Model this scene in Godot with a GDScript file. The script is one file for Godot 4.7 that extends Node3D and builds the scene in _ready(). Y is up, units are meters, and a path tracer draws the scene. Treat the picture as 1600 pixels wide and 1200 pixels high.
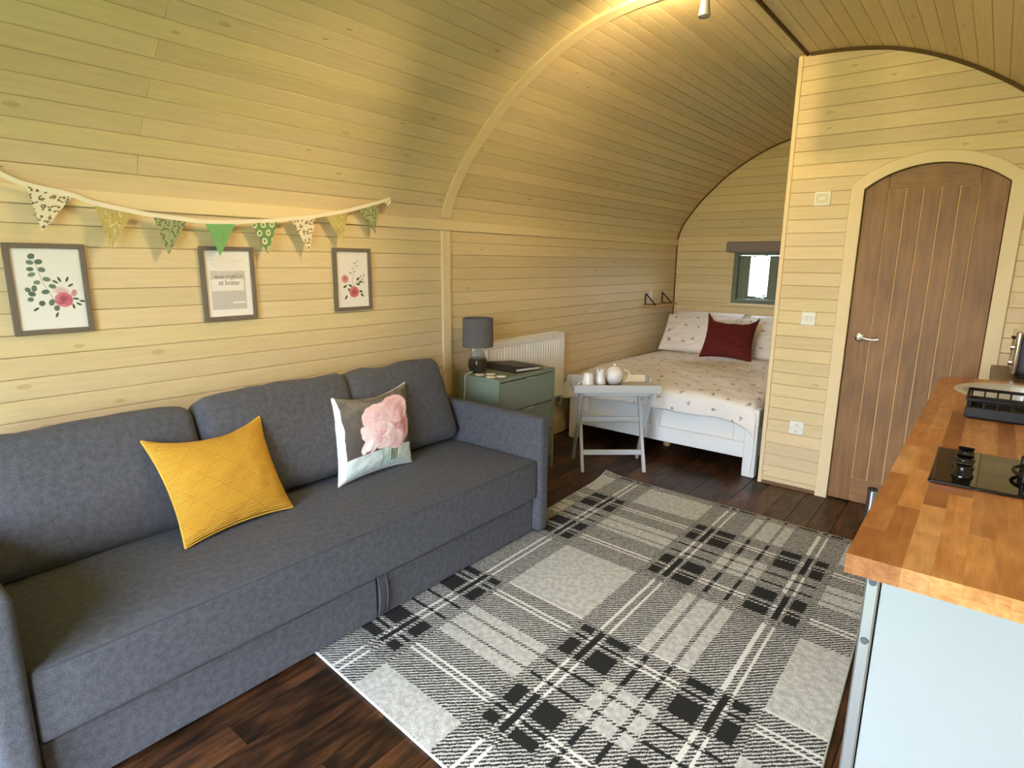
extends Node3D
# A cream-boarded barrel-roofed cabin room: sofa along the left wall, a bed alcove behind, an oak door and a kitchen counter at the right.
# x runs across the room from the left wall, y up, -z down the length of the room.

const WIDTH := 3.16        # inside width
const FRONT := 1.20        # inside face of the front wall (behind the camera)
const BACK := -6.18        # inside face of the end wall of the bed alcove
const PART := -3.945       # face of the partition with the oak door
const PART_X := 1.66       # left edge of the partition
const RIB := -2.70
const EAVE := 1.665

var rng := RandomNumberGenerator.new()
var M := {}
var arc: Array[Vector2] = []


# ------------------------------------------------------------------ mesh collecting
class Shape:
	var st := SurfaceTool.new()
	var group := -1
	func _init() -> void:
		st.begin(Mesh.PRIMITIVE_TRIANGLES)
	func smooth(g := 1) -> Shape:
		group = g
		return self
	func vert(p: Vector3, uv: Vector2) -> void:
		st.set_smooth_group(group)
		st.set_uv(uv)
		st.add_vertex(p)
	func tri(a: Vector3, b: Vector3, c: Vector3, ua := Vector2.ZERO, ub := Vector2.ZERO, uc := Vector2.ZERO) -> void:   # counter-clockwise from outside
		vert(a, ua); vert(c, uc); vert(b, ub)
	func quad(a: Vector3, b: Vector3, c: Vector3, d: Vector3, ua := Vector2.ZERO, ub := Vector2.ZERO, uc := Vector2.ZERO, ud := Vector2.ZERO) -> void:
		tri(a, b, c, ua, ub, uc)
		tri(a, c, d, ua, uc, ud)
	func done() -> ArrayMesh:
		st.generate_normals()
		return st.commit()
	# a box with every edge chamfered by c
	func box(mid: Vector3, size: Vector3, c := 0.002, at := Basis.IDENTITY) -> Shape:
		var h := size / 2.0
		c = minf(c, minf(h.x, minf(h.y, h.z)) * 0.9)
		var ax := [Vector3.RIGHT, Vector3.UP, Vector3.BACK]
		var pt := func(s: Vector3, k: int) -> Vector3:   # corner s, on the face across axis k
			var p := s * (h - Vector3.ONE * c)
			p[k] = s[k] * h[k]
			return mid + at * p
		for k in 3:
			var i := (k + 1) % 3
			var j := (k + 2) % 3
			for sg in [-1.0, 1.0]:
				var q := []
				for e in [[-1, -1], [1, -1], [1, 1], [-1, 1]]:
					var s := Vector3.ZERO
					s[k] = sg; s[i] = e[0]; s[j] = e[1]
					q.append(pt.call(s, k))
				if sg < 0: q.reverse()
				var u := Vector2(size[i], size[j])
				quad(q[0], q[1], q[2], q[3], Vector2(0, 0), Vector2(u.x, 0), u, Vector2(0, u.y))
			for s1 in [-1.0, 1.0]:
				for s2 in [-1.0, 1.0]:
					var lo := Vector3.ZERO
					lo[k] = -1; lo[i] = s1; lo[j] = s2
					var hi := lo
					hi[k] = 1
					if s1 * s2 > 0: quad(pt.call(lo, i), pt.call(lo, j), pt.call(hi, j), pt.call(hi, i))
					else: quad(pt.call(hi, i), pt.call(hi, j), pt.call(lo, j), pt.call(lo, i))
		for sx in [-1.0, 1.0]:
			for sy in [-1.0, 1.0]:
				for sz in [-1.0, 1.0]:
					var s := Vector3(sx, sy, sz)
					if sx * sy * sz > 0: tri(pt.call(s, 0), pt.call(s, 1), pt.call(s, 2))
					else: tri(pt.call(s, 0), pt.call(s, 2), pt.call(s, 1))
		return self
	# a bar of rectangular section from a to b
	func bar(a: Vector3, b: Vector3, wide: float, deep: float, side := Vector3.RIGHT, c := 0.002) -> Shape:
		var y := (b - a).normalized()
		var x := (side - y * side.dot(y)).normalized()
		return box((a + b) / 2.0, Vector3(wide, a.distance_to(b), deep), c, Basis(x, y, x.cross(y)))
	# a round tube along points
	func tube(pts: Array, r: float, n := 8, capped := true) -> Shape:
		var rings := []
		var up := Vector3.UP
		for i in pts.size():
			var d: Vector3 = (pts[mini(i + 1, pts.size() - 1)] - pts[maxi(i - 1, 0)]).normalized()
			if absf(d.dot(up)) > 0.95: up = Vector3.RIGHT if absf(d.x) < 0.8 else Vector3.BACK
			var x := up.cross(d).normalized()
			var y := d.cross(x)
			up = y
			var ring := []
			for k in n:
				var a := TAU * k / n
				ring.append(pts[i] + (x * cos(a) + y * sin(a)) * r)
			rings.append(ring)
		for i in rings.size() - 1:
			for k in n:
				var l := (k + 1) % n
				quad(rings[i][k], rings[i][l], rings[i + 1][l], rings[i + 1][k])
		if capped:
			var g := group
			group = -1
			for k in n - 2:
				tri(rings[0][0], rings[0][k + 2], rings[0][k + 1])
				tri(rings[-1][0], rings[-1][k + 1], rings[-1][k + 2])
			group = g
		return self
	# a lathed shape: profile of (radius, height) running upwards on the outside; corners sharper than 50 degrees stay sharp
	func lathe(mid: Vector3, prof: Array, n := 32) -> Shape:
		var g := 1
		for i in prof.size() - 1:
			if i > 0:
				var d0: Vector2 = (prof[i] - prof[i - 1]).normalized()
				var d1: Vector2 = (prof[i + 1] - prof[i]).normalized()
				if d0.dot(d1) < 0.64: g += 1
			group = g
			for k in n:
				var a := TAU * k / n
				var b := TAU * (k + 1) / n
				var p: Vector2 = prof[i]
				var q: Vector2 = prof[i + 1]
				var ca := Vector3(cos(a), 0, -sin(a))
				var cb := Vector3(cos(b), 0, -sin(b))
				var pa := mid + ca * p.x + Vector3(0, p.y, 0)
				var pb := mid + cb * p.x + Vector3(0, p.y, 0)
				var qa := mid + ca * q.x + Vector3(0, q.y, 0)
				var qb := mid + cb * q.x + Vector3(0, q.y, 0)
				var u0 := float(k) / n
				var u1 := float(k + 1) / n
				if p.x < 1e-5: tri(pa, qb, qa, Vector2(u0, p.y), Vector2(u1, q.y), Vector2(u0, q.y))
				elif q.x < 1e-5: tri(pa, pb, qa, Vector2(u0, p.y), Vector2(u1, p.y), Vector2(u0, q.y))
				else: quad(pa, pb, qb, qa, Vector2(u0, p.y), Vector2(u1, p.y), Vector2(u1, q.y), Vector2(u0, q.y))
		group = -1
		return self
	# polygon (x, z) raised from y0 to y1, or any plane given by a basis: local x, y span the polygon, local z is the depth
	func prism(poly: PackedVector2Array, d0: float, d1: float, at := Transform3D.IDENTITY, c := 0.0) -> Shape:
		if Geometry2D.is_polygon_clockwise(poly): poly.reverse()
		var top := poly
		if c > 0.0:
			var shrunk := Geometry2D.offset_polygon(poly, -c)
			if shrunk.size() == 1 and shrunk[0].size() == poly.size():
				top = shrunk[0]
				if Geometry2D.is_polygon_clockwise(top): top.reverse()
				var best := 0
				for i in top.size():
					if top[i].distance_to(poly[0]) < top[best].distance_to(poly[0]): best = i
				top = top.slice(best) + top.slice(0, best)
			else: c = 0.0
		var idx := Geometry2D.triangulate_polygon(top)
		for i in range(0, idx.size(), 3):
			var t := [top[idx[i]], top[idx[i + 1]], top[idx[i + 2]]]
			if (t[1] - t[0]).cross(t[2] - t[0]) < 0: t.reverse()
			tri(at * Vector3(t[0].x, t[0].y, d1), at * Vector3(t[1].x, t[1].y, d1), at * Vector3(t[2].x, t[2].y, d1), t[0], t[1], t[2])
		idx = Geometry2D.triangulate_polygon(poly)
		for i in range(0, idx.size(), 3):
			var t := [poly[idx[i]], poly[idx[i + 1]], poly[idx[i + 2]]]
			if (t[1] - t[0]).cross(t[2] - t[0]) < 0: t.reverse()
			tri(at * Vector3(t[0].x, t[0].y, d0), at * Vector3(t[2].x, t[2].y, d0), at * Vector3(t[1].x, t[1].y, d0), t[0], t[2], t[1])
		var run := 0.0
		for i in poly.size():
			var a := poly[i]
			var b := poly[(i + 1) % poly.size()]
			var ta := top[i]
			var tb := top[(i + 1) % poly.size()]
			var l := a.distance_to(b)
			quad(at * Vector3(a.x, a.y, d0), at * Vector3(b.x, b.y, d0), at * Vector3(b.x, b.y, d1 - c), at * Vector3(a.x, a.y, d1 - c), Vector2(run, 0), Vector2(run + l, 0), Vector2(run + l, d1 - d0), Vector2(run, d1 - d0))
			if c > 0.0: quad(at * Vector3(a.x, a.y, d1 - c), at * Vector3(b.x, b.y, d1 - c), at * Vector3(tb.x, tb.y, d1), at * Vector3(ta.x, ta.y, d1), a, b, tb, ta)
			run += l
		return self
	# a box with rounded edges of radius r, passed through bend(point)
	func soft(size: Vector3, r: float, fine := 4, middle := 6, bend: Variant = null) -> Shape:
		var h := size / 2.0
		group = 1
		var steps := []
		for k in 3:
			var s := []
			for i in fine + 1: s.append(-h[k] + r * (1.0 - cos(PI / 2 * i / fine)) if i < fine else -h[k] + r)
			for i in range(1, middle): s.append(lerpf(-h[k] + r, h[k] - r, float(i) / middle))
			for i in fine + 1: s.append(h[k] - (r * (1.0 - cos(PI / 2 * (fine - i) / fine)) if i > 0 else r))
			steps.append(s)
		for k in 3:
			var i := (k + 1) % 3
			var j := (k + 2) % 3
			for sg in [-1.0, 1.0]:
				var grid := []
				for a in steps[i]:
					var row := []
					for b in steps[j]:
						var p := Vector3.ZERO
						p[k] = sg * h[k]; p[i] = a; p[j] = b
						var inner := p.clamp(-h + Vector3.ONE * r, h - Vector3.ONE * r)
						p = inner + (p - inner).normalized() * r
						row.append(bend.call(p) if bend != null else p)
					grid.append(row)
				for a in grid.size() - 1:
					for b in grid[0].size() - 1:
						if sg > 0: quad(grid[a][b], grid[a + 1][b], grid[a + 1][b + 1], grid[a][b + 1])
						else: quad(grid[a][b], grid[a][b + 1], grid[a + 1][b + 1], grid[a + 1][b])
		return self
	# a grid of points (rows of equal length), seen from its front
	func sheet(grid: Array, uvs: Array, flip := false) -> Shape:
		for a in grid.size() - 1:
			for b in grid[0].size() - 1:
				if flip: quad(grid[a][b], grid[a + 1][b], grid[a + 1][b + 1], grid[a][b + 1], uvs[a][b], uvs[a + 1][b], uvs[a + 1][b + 1], uvs[a][b + 1])
				else: quad(grid[a][b], grid[a][b + 1], grid[a + 1][b + 1], grid[a + 1][b], uvs[a][b], uvs[a][b + 1], uvs[a + 1][b + 1], uvs[a + 1][b])
		return self


# ------------------------------------------------------------------ the scene tree
func under(o: Node, called: String, parent: Node) -> void:
	var count: Dictionary = used.get_or_add(parent, {})
	var n: int = count.get(called, 0)
	count[called] = n + 1
	o.name = "%s_%03d" % [called, n] if n else called
	parent.add_child(o, true)

var used := {}

func obj(called: String, mesh: Mesh, m: Material, parent: Node = self, at := Transform3D.IDENTITY) -> MeshInstance3D:
	var o := MeshInstance3D.new()
	o.mesh = mesh
	o.material_override = m
	o.transform = at
	under(o, called, parent)
	return o

func tag(o: Node, label: String, category: String, group := "", kind := "") -> Node:
	if label: o.set_meta("label", label)
	if category: o.set_meta("category", category)
	if group: o.set_meta("group", group)
	if kind: o.set_meta("kind", kind)
	return o

func thing(called: String, label: String, category: String, at := Vector3.ZERO, turn := 0.0, group := "", kind := "") -> Node3D:
	var o := Node3D.new()
	o.position = at
	o.rotation.y = turn
	under(o, called, self)
	tag(o, label, category, group, kind)
	return o

func note(o: Node, label: String) -> void: o.set_meta("label", label)

func box(size: Vector3, c := 0.002, mid := Vector3.ZERO) -> ArrayMesh: return Shape.new().box(mid, size, c).done()

func V(x: float, y: float, z: float) -> Vector3: return Vector3(x, y, z)

func span(a: Vector3, b: Vector3, c := 0.002) -> ArrayMesh: return Shape.new().box((a + b) / 2.0, (b - a).abs(), c).done()


# ------------------------------------------------------------------ pictures computed for surfaces
func rgb(r: float, g: float, b: float) -> Color: return Color(r / 255.0, g / 255.0, b / 255.0)

func canvas(w: int, h: int, c: Color) -> Image:
	var im := Image.create(w, h, false, Image.FORMAT_RGB8)
	im.fill(c)
	return im

func dab(im: Image, cx: float, cy: float, rx: float, ry: float, turn: float, c: Color, a := 1.0, soft := 0.15, wrap := false) -> void:
	var r := maxf(rx, ry) + 1.0
	var cs := cos(turn)
	var sn := sin(turn)
	var w := im.get_width()
	var h := im.get_height()
	for y in range(int(cy - r), int(cy + r) + 1):
		if not wrap and (y < 0 or y >= h): continue
		for x in range(int(cx - r), int(cx + r) + 1):
			if not wrap and (x < 0 or x >= w): continue
			var dx := x + 0.5 - cx
			var dy := y + 0.5 - cy
			var u := (dx * cs + dy * sn) / rx
			var v := (-dx * sn + dy * cs) / ry
			var d := u * u + v * v
			if d < 1.0:
				var k := a * clampf((1.0 - d) / soft, 0, 1)
				var px := posmod(x, w)
				var py := posmod(y, h)
				im.set_pixel(px, py, im.get_pixel(px, py).lerp(c, k))

func stroke(im: Image, pts: Array, r: float, c: Color, a := 1.0, wrap := false) -> void:
	for i in pts.size() - 1:
		var p: Vector2 = pts[i]
		var q: Vector2 = pts[i + 1]
		var n := maxi(1, int(p.distance_to(q) / maxf(0.6, r * 0.6)))
		for k in n + 1:
			var s := p.lerp(q, float(k) / n)
			dab(im, s.x, s.y, maxf(r, 0.7), maxf(r, 0.7), 0, c, a, 0.5, wrap)

func leaf(im: Image, at: Vector2, turn: float, l: float, w: float, c: Color, a := 1.0, wrap := false) -> void:
	dab(im, at.x + cos(turn) * l / 2, at.y + sin(turn) * l / 2, l / 2, w / 2, turn, c, a, 0.3, wrap)

func tex(im: Image) -> ImageTexture:
	return ImageTexture.create_from_image(im)

func noise(freq: float, seed_ := 1, octaves := 3) -> FastNoiseLite:
	var n := FastNoiseLite.new()
	n.seed = seed_
	n.frequency = freq
	n.fractal_octaves = octaves
	return n

func mat(called: String, c: Color, rough := 0.7, metal := 0.0, t: Texture2D = null) -> StandardMaterial3D:
	var m := StandardMaterial3D.new()
	m.resource_name = called
	m.albedo_color = c
	m.roughness = rough
	m.metallic = metal
	if t: m.albedo_texture = t
	M[called] = m
	return m

func triplanar(m: StandardMaterial3D, scale: float, world := false) -> void:
	m.uv1_triplanar = true
	m.uv1_world_triplanar = world
	m.uv1_scale = Vector3.ONE * scale

func height(m: StandardMaterial3D, t: Texture2D, cm: float) -> void:
	m.heightmap_enabled = true
	m.heightmap_texture = t
	m.heightmap_scale = cm

# eight rows of painted board, each with its own faint tone, brush grain and knots
func paint_picture() -> Image:
	var w := 1024
	var h := 512
	var im := canvas(w, h, Color.WHITE)
	var n := noise(0.02, 5, 4)
	var f := noise(0.35, 8, 1)
	for y in h:
		var row := y / 64
		var tone := 0.955 + 0.028 * sin(row * 2.4 + 1.0)
		for x in w:
			var k := tone + 0.03 * n.get_noise_2d(x * 0.35, y * 3.0 + row * 90) + 0.014 * f.get_noise_2d(x * 0.25, y * 2.0)
			im.set_pixel(x, y, Color(k, k * (0.995 + 0.006 * sin(row * 1.7)), k * (0.985 + 0.012 * cos(row * 3.1))))
	rng.seed = 11
	for row in 8:
		for k in 1:
			var x := rng.randf_range(30, w - 30)
			var y := row * 64 + rng.randf_range(18, 46)
			var r := rng.randf_range(3.0, 6.5)
			if row % 3 == 0:
				stroke(im, [Vector2(x - 4, y), Vector2(x + 7, y + 2)], 1.3, rgb(120, 98, 60), 0.5)
				continue
			for j in 26:
				var a := TAU * j / 26.0
				dab(im, x + cos(a) * r * 1.5, y + sin(a) * r, 1.6, 1.3, a, rgb(150, 128, 84), 0.1 if j % 7 else 0.22, 0.8)
			dab(im, x, y, r * 2.2, r * 1.4, 0, rgb(176, 156, 108), 0.3, 0.9)
	return im

# long-grained timber: eight rows of boards
func grain_picture(w: int, h: int, rows: int, lo: Color, hi: Color, streak: float, seed_: int, contrast := 1.0) -> Image:
	var im := canvas(w, h, lo)
	var a := noise(0.012, seed_, 4)
	var b := noise(0.09, seed_ + 1, 2)
	var c := noise(0.4, seed_ + 2, 1)
	rng.seed = seed_
	var tone := []
	for r in rows: tone.append(rng.randf())
	for y in h:
		var row := y * rows / h
		for x in w:
			var q := y + row * 61.0
			var wave := 5.0 * a.get_noise_2d(x * 0.5 + row * 300, q * 0.5)
			var k := 0.5 + 0.45 * a.get_noise_2d(x * 0.7 + row * 211, q * streak) + 0.34 * b.get_noise_2d(x * 0.12, (q + wave) * streak) + 0.2 * c.get_noise_2d(x * 0.05, q * 1.3)
			k = clampf((k - 0.5) * contrast + 0.5 + (tone[row] - 0.5) * 0.55, 0, 1)
			im.set_pixel(x, y, lo.lerp(hi, k))
	return im

func rug_table(marks: Array) -> PackedByteArray:   # kinds at every millimetre from -0.2: 0 light, 1 dark, 2 white line, 3 thin dark, 4 dark bar, 5 twill ground
	var out := PackedByteArray()
	out.resize(3000)
	for m in marks:
		for k in range(maxi(0, roundi((m[0] + 0.2) * 1000)), mini(3000, roundi((m[1] + 0.2) * 1000))): out[k] = m[2]
	return out

func rug_picture() -> Image:
	var w := 800
	var h := 1170
	var across := [[-0.2, 0.047, 0], [0.047, 0.06, 5], [0.06, 0.155, 1], [0.155, 0.163, 5], [0.163, 0.176, 2], [0.176, 0.199, 4], [0.199, 0.211, 2], [0.211, 0.22, 5], [0.22, 0.277, 1], [0.277, 0.304, 5],
		[0.304, 0.706, 0], [0.706, 0.733, 5], [0.733, 0.786, 1], [0.786, 0.792, 5], [0.792, 0.806, 2], [0.806, 0.832, 4], [0.832, 0.844, 2], [0.844, 0.85, 5], [0.85, 0.944, 1], [0.944, 0.958, 5],
		[0.958, 1.003, 0], [1.003, 1.022, 3], [1.022, 1.098, 0], [1.098, 1.115, 3], [1.115, 1.163, 0], [1.163, 1.176, 5], [1.176, 1.27, 1], [1.27, 1.278, 5], [1.278, 1.296, 2], [1.296, 1.32, 4], [1.32, 1.331, 2], [1.331, 1.337, 5],
		[1.337, 1.391, 1], [1.391, 1.422, 5], [1.422, 1.8, 0]]
	var along := [[-0.1, 0.0, 5], [0.0, 0.14, 0], [0.14, 0.2, 5], [0.2, 0.245, 1], [0.245, 0.254, 5], [0.254, 0.265, 2], [0.265, 0.281, 3], [0.281, 0.293, 2], [0.293, 0.304, 5], [0.304, 0.394, 1], [0.394, 0.4, 5], [0.4, 0.457, 0], [0.457, 0.471, 3],
		[0.471, 0.547, 0], [0.547, 0.562, 3], [0.562, 0.612, 0], [0.612, 0.625, 5], [0.625, 0.722, 1], [0.722, 0.731, 5], [0.731, 0.743, 2], [0.743, 0.758, 3], [0.758, 0.77, 2], [0.77, 0.783, 5], [0.783, 0.822, 1], [0.822, 0.838, 5], [0.838, 0.85, 2], [0.85, 1.312, 0],
		[1.312, 1.37, 5], [1.37, 1.434, 1], [1.434, 1.445, 2], [1.445, 1.461, 3], [1.461, 1.475, 2], [1.475, 1.487, 5], [1.487, 1.575, 1], [1.575, 1.6, 5], [1.6, 1.633, 0], [1.633, 1.648, 3], [1.648, 1.722, 0], [1.722, 1.737, 3], [1.737, 1.79, 0], [1.79, 1.808, 5],
		[1.808, 1.892, 1], [1.892, 1.902, 2], [1.902, 1.918, 3], [1.918, 1.932, 2], [1.932, 1.944, 5], [1.944, 2.0, 1], [2.0, 2.028, 5], [2.028, 2.29, 0], [2.29, 2.325, 5], [2.325, 2.34, 1], [2.34, 2.6, 5]]
	var n := noise(0.06, 3, 3)
	var f := noise(0.5, 4, 1)
	var ta := rug_table(across)
	var tb := rug_table(along)
	var data := PackedByteArray()
	data.resize(w * h * 3)
	var i := 0
	for y in h:
		var t := (1.0 - (y + 0.5) / h) * 2.35
		for x in w:
			var s := (x + 0.5) / w * 1.61 - 0.037 * (t - 0.9)
			var wob := f.get_noise_2d(x, y)
			var blot := n.get_noise_2d(x, y)
			var jag := 0.0035 * n.get_noise_2d(y * 4.0 + 500, x * 4.0)
			var a := ta[clampi(int((s + jag + 0.2) * 1000), 0, 2999)]
			var b := tb[clampi(int((t + jag + 0.2) * 1000), 0, 2999)]
			var da := a == 1 or a == 4 or a == 3
			var db := b == 1 or b == 3
			if a == 4 and ((t > 0.2 and t < 0.395) or (t > 0.625 and t < 0.822) or (t > 1.37 and t < 1.575) or (t > 1.808 and t < 2.0)): db = true
			var light := 0.78 + 0.2 * wob + 0.12 * blot
			var white := 0.9 + 0.06 * wob
			var black := 0.085 + 0.09 * maxf(0.0, wob)
			var v := light
			if da and db: v = black
			else:
				var ph := fposmod((s - t) / 0.0182 + 0.2 * blot + 0.22 * wob, 1.0)
				var warp := light
				if a == 2: warp = white
				elif da or a == 5: warp = black
				var weft := light
				if b == 2: weft = white
				elif db or b == 5: weft = black
				if a == 0 and b == 0: v = light
				elif (a == 0 and b == 2) or (b == 0 and a == 2): v = white
				else:
					var up := ph < 0.5
					if (da or a == 5) and (db or b == 5): v = black if ph < 0.55 else white * 0.92
					elif up == (warp < weft): v = minf(warp, weft) + 0.06 * wob + 0.03
					else: v = maxf(maxf(warp, weft), white * 0.93)
			var c := int(clampf(v, 0.02, 0.95) * 255.0)
			data[i] = c; data[i + 1] = c; data[i + 2] = int(c * 0.985)
			i += 3
	return Image.create_from_data(w, h, false, Image.FORMAT_RGB8, data)

# small sprigs strewn on white bed linen
func linen_picture() -> Image:
	var im := canvas(512, 512, rgb(240, 236, 233))
	rng.seed = 21
	for k in 34:
		var at := Vector2((k % 6) * 85 + rng.randf_range(10, 70), (k / 6) * 85 + rng.randf_range(10, 70))
		var turn := rng.randf() * TAU
		var c: Color = [rgb(120, 122, 104), rgb(150, 128, 112), rgb(104, 104, 110), rgb(170, 140, 140)][k % 4]
		stroke(im, [at, at + Vector2.from_angle(turn) * 16], 0.9, c, 0.8, true)
		for j in rng.randi_range(2, 5):
			leaf(im, at + Vector2.from_angle(turn) * j * 4.0, turn + (0.9 if j % 2 else -0.9), rng.randf_range(9, 17), rng.randf_range(4, 7), c.lerp(rgb(90, 80, 70), rng.randf() * 0.4), 0.85, true)
		if k % 3 == 0: dab(im, at.x, at.y, 6, 5, 0, rgb(178, 148, 146), 0.7, 0.5, true)
	return im

func rose(im: Image, at: Vector2, r: float, deep: Color, pale: Color) -> void:
	for k in 9:
		var a := TAU * k / 9.0
		dab(im, at.x + cos(a) * r * 0.6, at.y + sin(a) * r * 0.55, r * 0.5, r * 0.42, a + 1.2, pale.lerp(deep, rng.randf() * 0.45), 0.95)
	for k in 14:
		var a := k * 2.4
		var q := r * 0.62 * (1.0 - k / 15.0)
		dab(im, at.x + cos(a) * q, at.y + sin(a) * q, r * 0.34, r * 0.2, a + 1.4, pale.lerp(deep, 0.25 + 0.55 * rng.randf()), 0.85)
	dab(im, at.x, at.y, r * 0.2, r * 0.16, 0.4, deep, 0.8)

func bloom(im: Image, at: Vector2, r: float, pale: Color, deep: Color) -> void:
	for ring in 5:
		var n := 11 - ring * 2
		for k in n:
			var a := TAU * (k + 0.37 * ring) / n + rng.randf_range(-0.2, 0.2)
			var q := r * (0.72 - 0.16 * ring) * rng.randf_range(0.85, 1.1)
			var p := at + Vector2(cos(a), sin(a) * 0.92) * q
			var s := r * (0.42 - 0.055 * ring)
			dab(im, p.x, p.y, s * rng.randf_range(0.8, 1.05), s * rng.randf_range(0.55, 0.75), a + 1.57, pale.lerp(deep, 0.15 + 0.15 * ring + 0.3 * rng.randf()), 0.85, 0.3)
			p += Vector2(cos(a), sin(a)) * s * 0.14
			dab(im, p.x, p.y, s * 0.82, s * 0.5, a + 1.57, pale.lerp(deep, 0.1 * ring * rng.randf()), 0.9, 0.35)

func sprig_print(kind: int) -> Image:
	var im := canvas(196, 270, rgb(234, 230, 224))
	rng.seed = 40 + kind
	var green := rgb(74, 92, 82)
	if kind == 0:
		var stem := [Vector2(62, 22), Vector2(70, 66), Vector2(80, 112), Vector2(104, 168)]
		stroke(im, stem, 1.0, rgb(150, 150, 130))
		for e in [[58, 26, 2.6], [52, 46, 3.3], [76, 44, -0.2], [50, 68, 3.1], [82, 70, 0.2], [52, 86, 2.8], [64, 112, 3.0], [92, 102, 0.2], [106, 126, 0.3], [84, 144, 3.0], [70, 182, 2.6], [98, 180, 2.0], [40, 168, 3.0], [46, 150, 3.4], [36, 136, 3.9], [54, 132, 4.9], [110, 200, 1.8]]:
			dab(im, e[0], e[1], rng.randf_range(9, 13), rng.randf_range(7, 9.5), e[2], green.lerp(rgb(112, 128, 112), rng.randf()), 0.95, 0.25)
		for e in [[132, 112, -2.0], [124, 116, -2.6], [146, 112, -1.1], [150, 128, -0.5], [160, 168, 0.2], [168, 184, 0.5], [158, 186, 1.4], [178, 178, 0.1], [60, 196, 2.6], [112, 214, 2.0]]:
			leaf(im, Vector2(e[0], e[1]), e[2], 20, 8, green.lerp(rgb(60, 70, 60), rng.randf()), 0.95)
		dab(im, 130, 142, 26, 16, 0.2, rgb(214, 176, 172), 0.8, 0.7)
		rose(im, Vector2(134, 172), 27, rgb(158, 62, 88), rgb(214, 132, 146))
		dab(im, 166, 150, 10, 14, 0.3, rgb(196, 140, 146), 0.9, 0.5)
	elif kind == 1:
		im.fill(rgb(240, 234, 230))
		im.fill_rect(Rect2i(20, 82, 150, 160), rgb(206, 198, 194))
		for k in 12:
			stroke(im, [Vector2(rng.randf_range(18, 60), 18 + k * 5.2), Vector2(rng.randf_range(110, 172), 20 + k * 5.2 + rng.randf_range(-3, 3))], 0.9, rgb(222, 184, 170), 0.4)
		im.fill_rect(Rect2i(22, 116, 140, 48), rgb(235, 230, 226))
		for k in 30:
			var a := PI + PI * k / 29.0
			dab(im, 138 + cos(a) * 28, 120 + sin(a) * 26, 4, 3, a, rgb(190, 180, 176), 0.6)
		im.fill_rect(Rect2i(20, 166, 150, 72), rgb(198, 190, 186))
		im.fill_rect(Rect2i(108, 210, 58, 7), rgb(240, 234, 228))
		for k in 10: stroke(im, [Vector2(24, 172 + k * 6.6), Vector2(166, 171 + k * 6.6)], 0.8, rgb(212, 204, 198), 0.5)
	else:
		im.fill(rgb(236, 230, 225))
		stroke(im, [Vector2(128, 46), Vector2(102, 92), Vector2(96, 150), Vector2(100, 176)], 0.9, rgb(150, 140, 110))
		stroke(im, [Vector2(166, 122), Vector2(140, 138), Vector2(112, 158)], 0.9, rgb(120, 120, 96))
		for e in [[128, 50, -1.2], [116, 60, -2.4], [122, 72, -0.3], [104, 84, -2.6], [106, 100, -0.5], [94, 108, -2.4], [166, 120, -0.8], [156, 132, 0.7], [148, 126, -1.3], [160, 148, 0.4], [80, 108, -1.7]]:
			leaf(im, Vector2(e[0], e[1]), e[2], 13, 6, rgb(150, 146, 118).lerp(green, rng.randf()), 0.9)
		for e in [[66, 176, 1.0], [70, 160, 0.4], [120, 140, -0.6], [134, 152, -0.3], [118, 158, 0.1], [60, 162, 2.6], [136, 190, 0.4], [62, 212, 2.3], [144, 206, 0.6]]:
			leaf(im, Vector2(e[0], e[1]), e[2], 26, 11, rgb(64, 80, 58).lerp(rgb(52, 58, 46), rng.randf()), 0.95)
		rose(im, Vector2(50, 132), 21, rgb(176, 92, 104), rgb(226, 170, 168))
		rose(im, Vector2(104, 196), 30, rgb(156, 54, 66), rgb(216, 132, 132))
	return im

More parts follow.
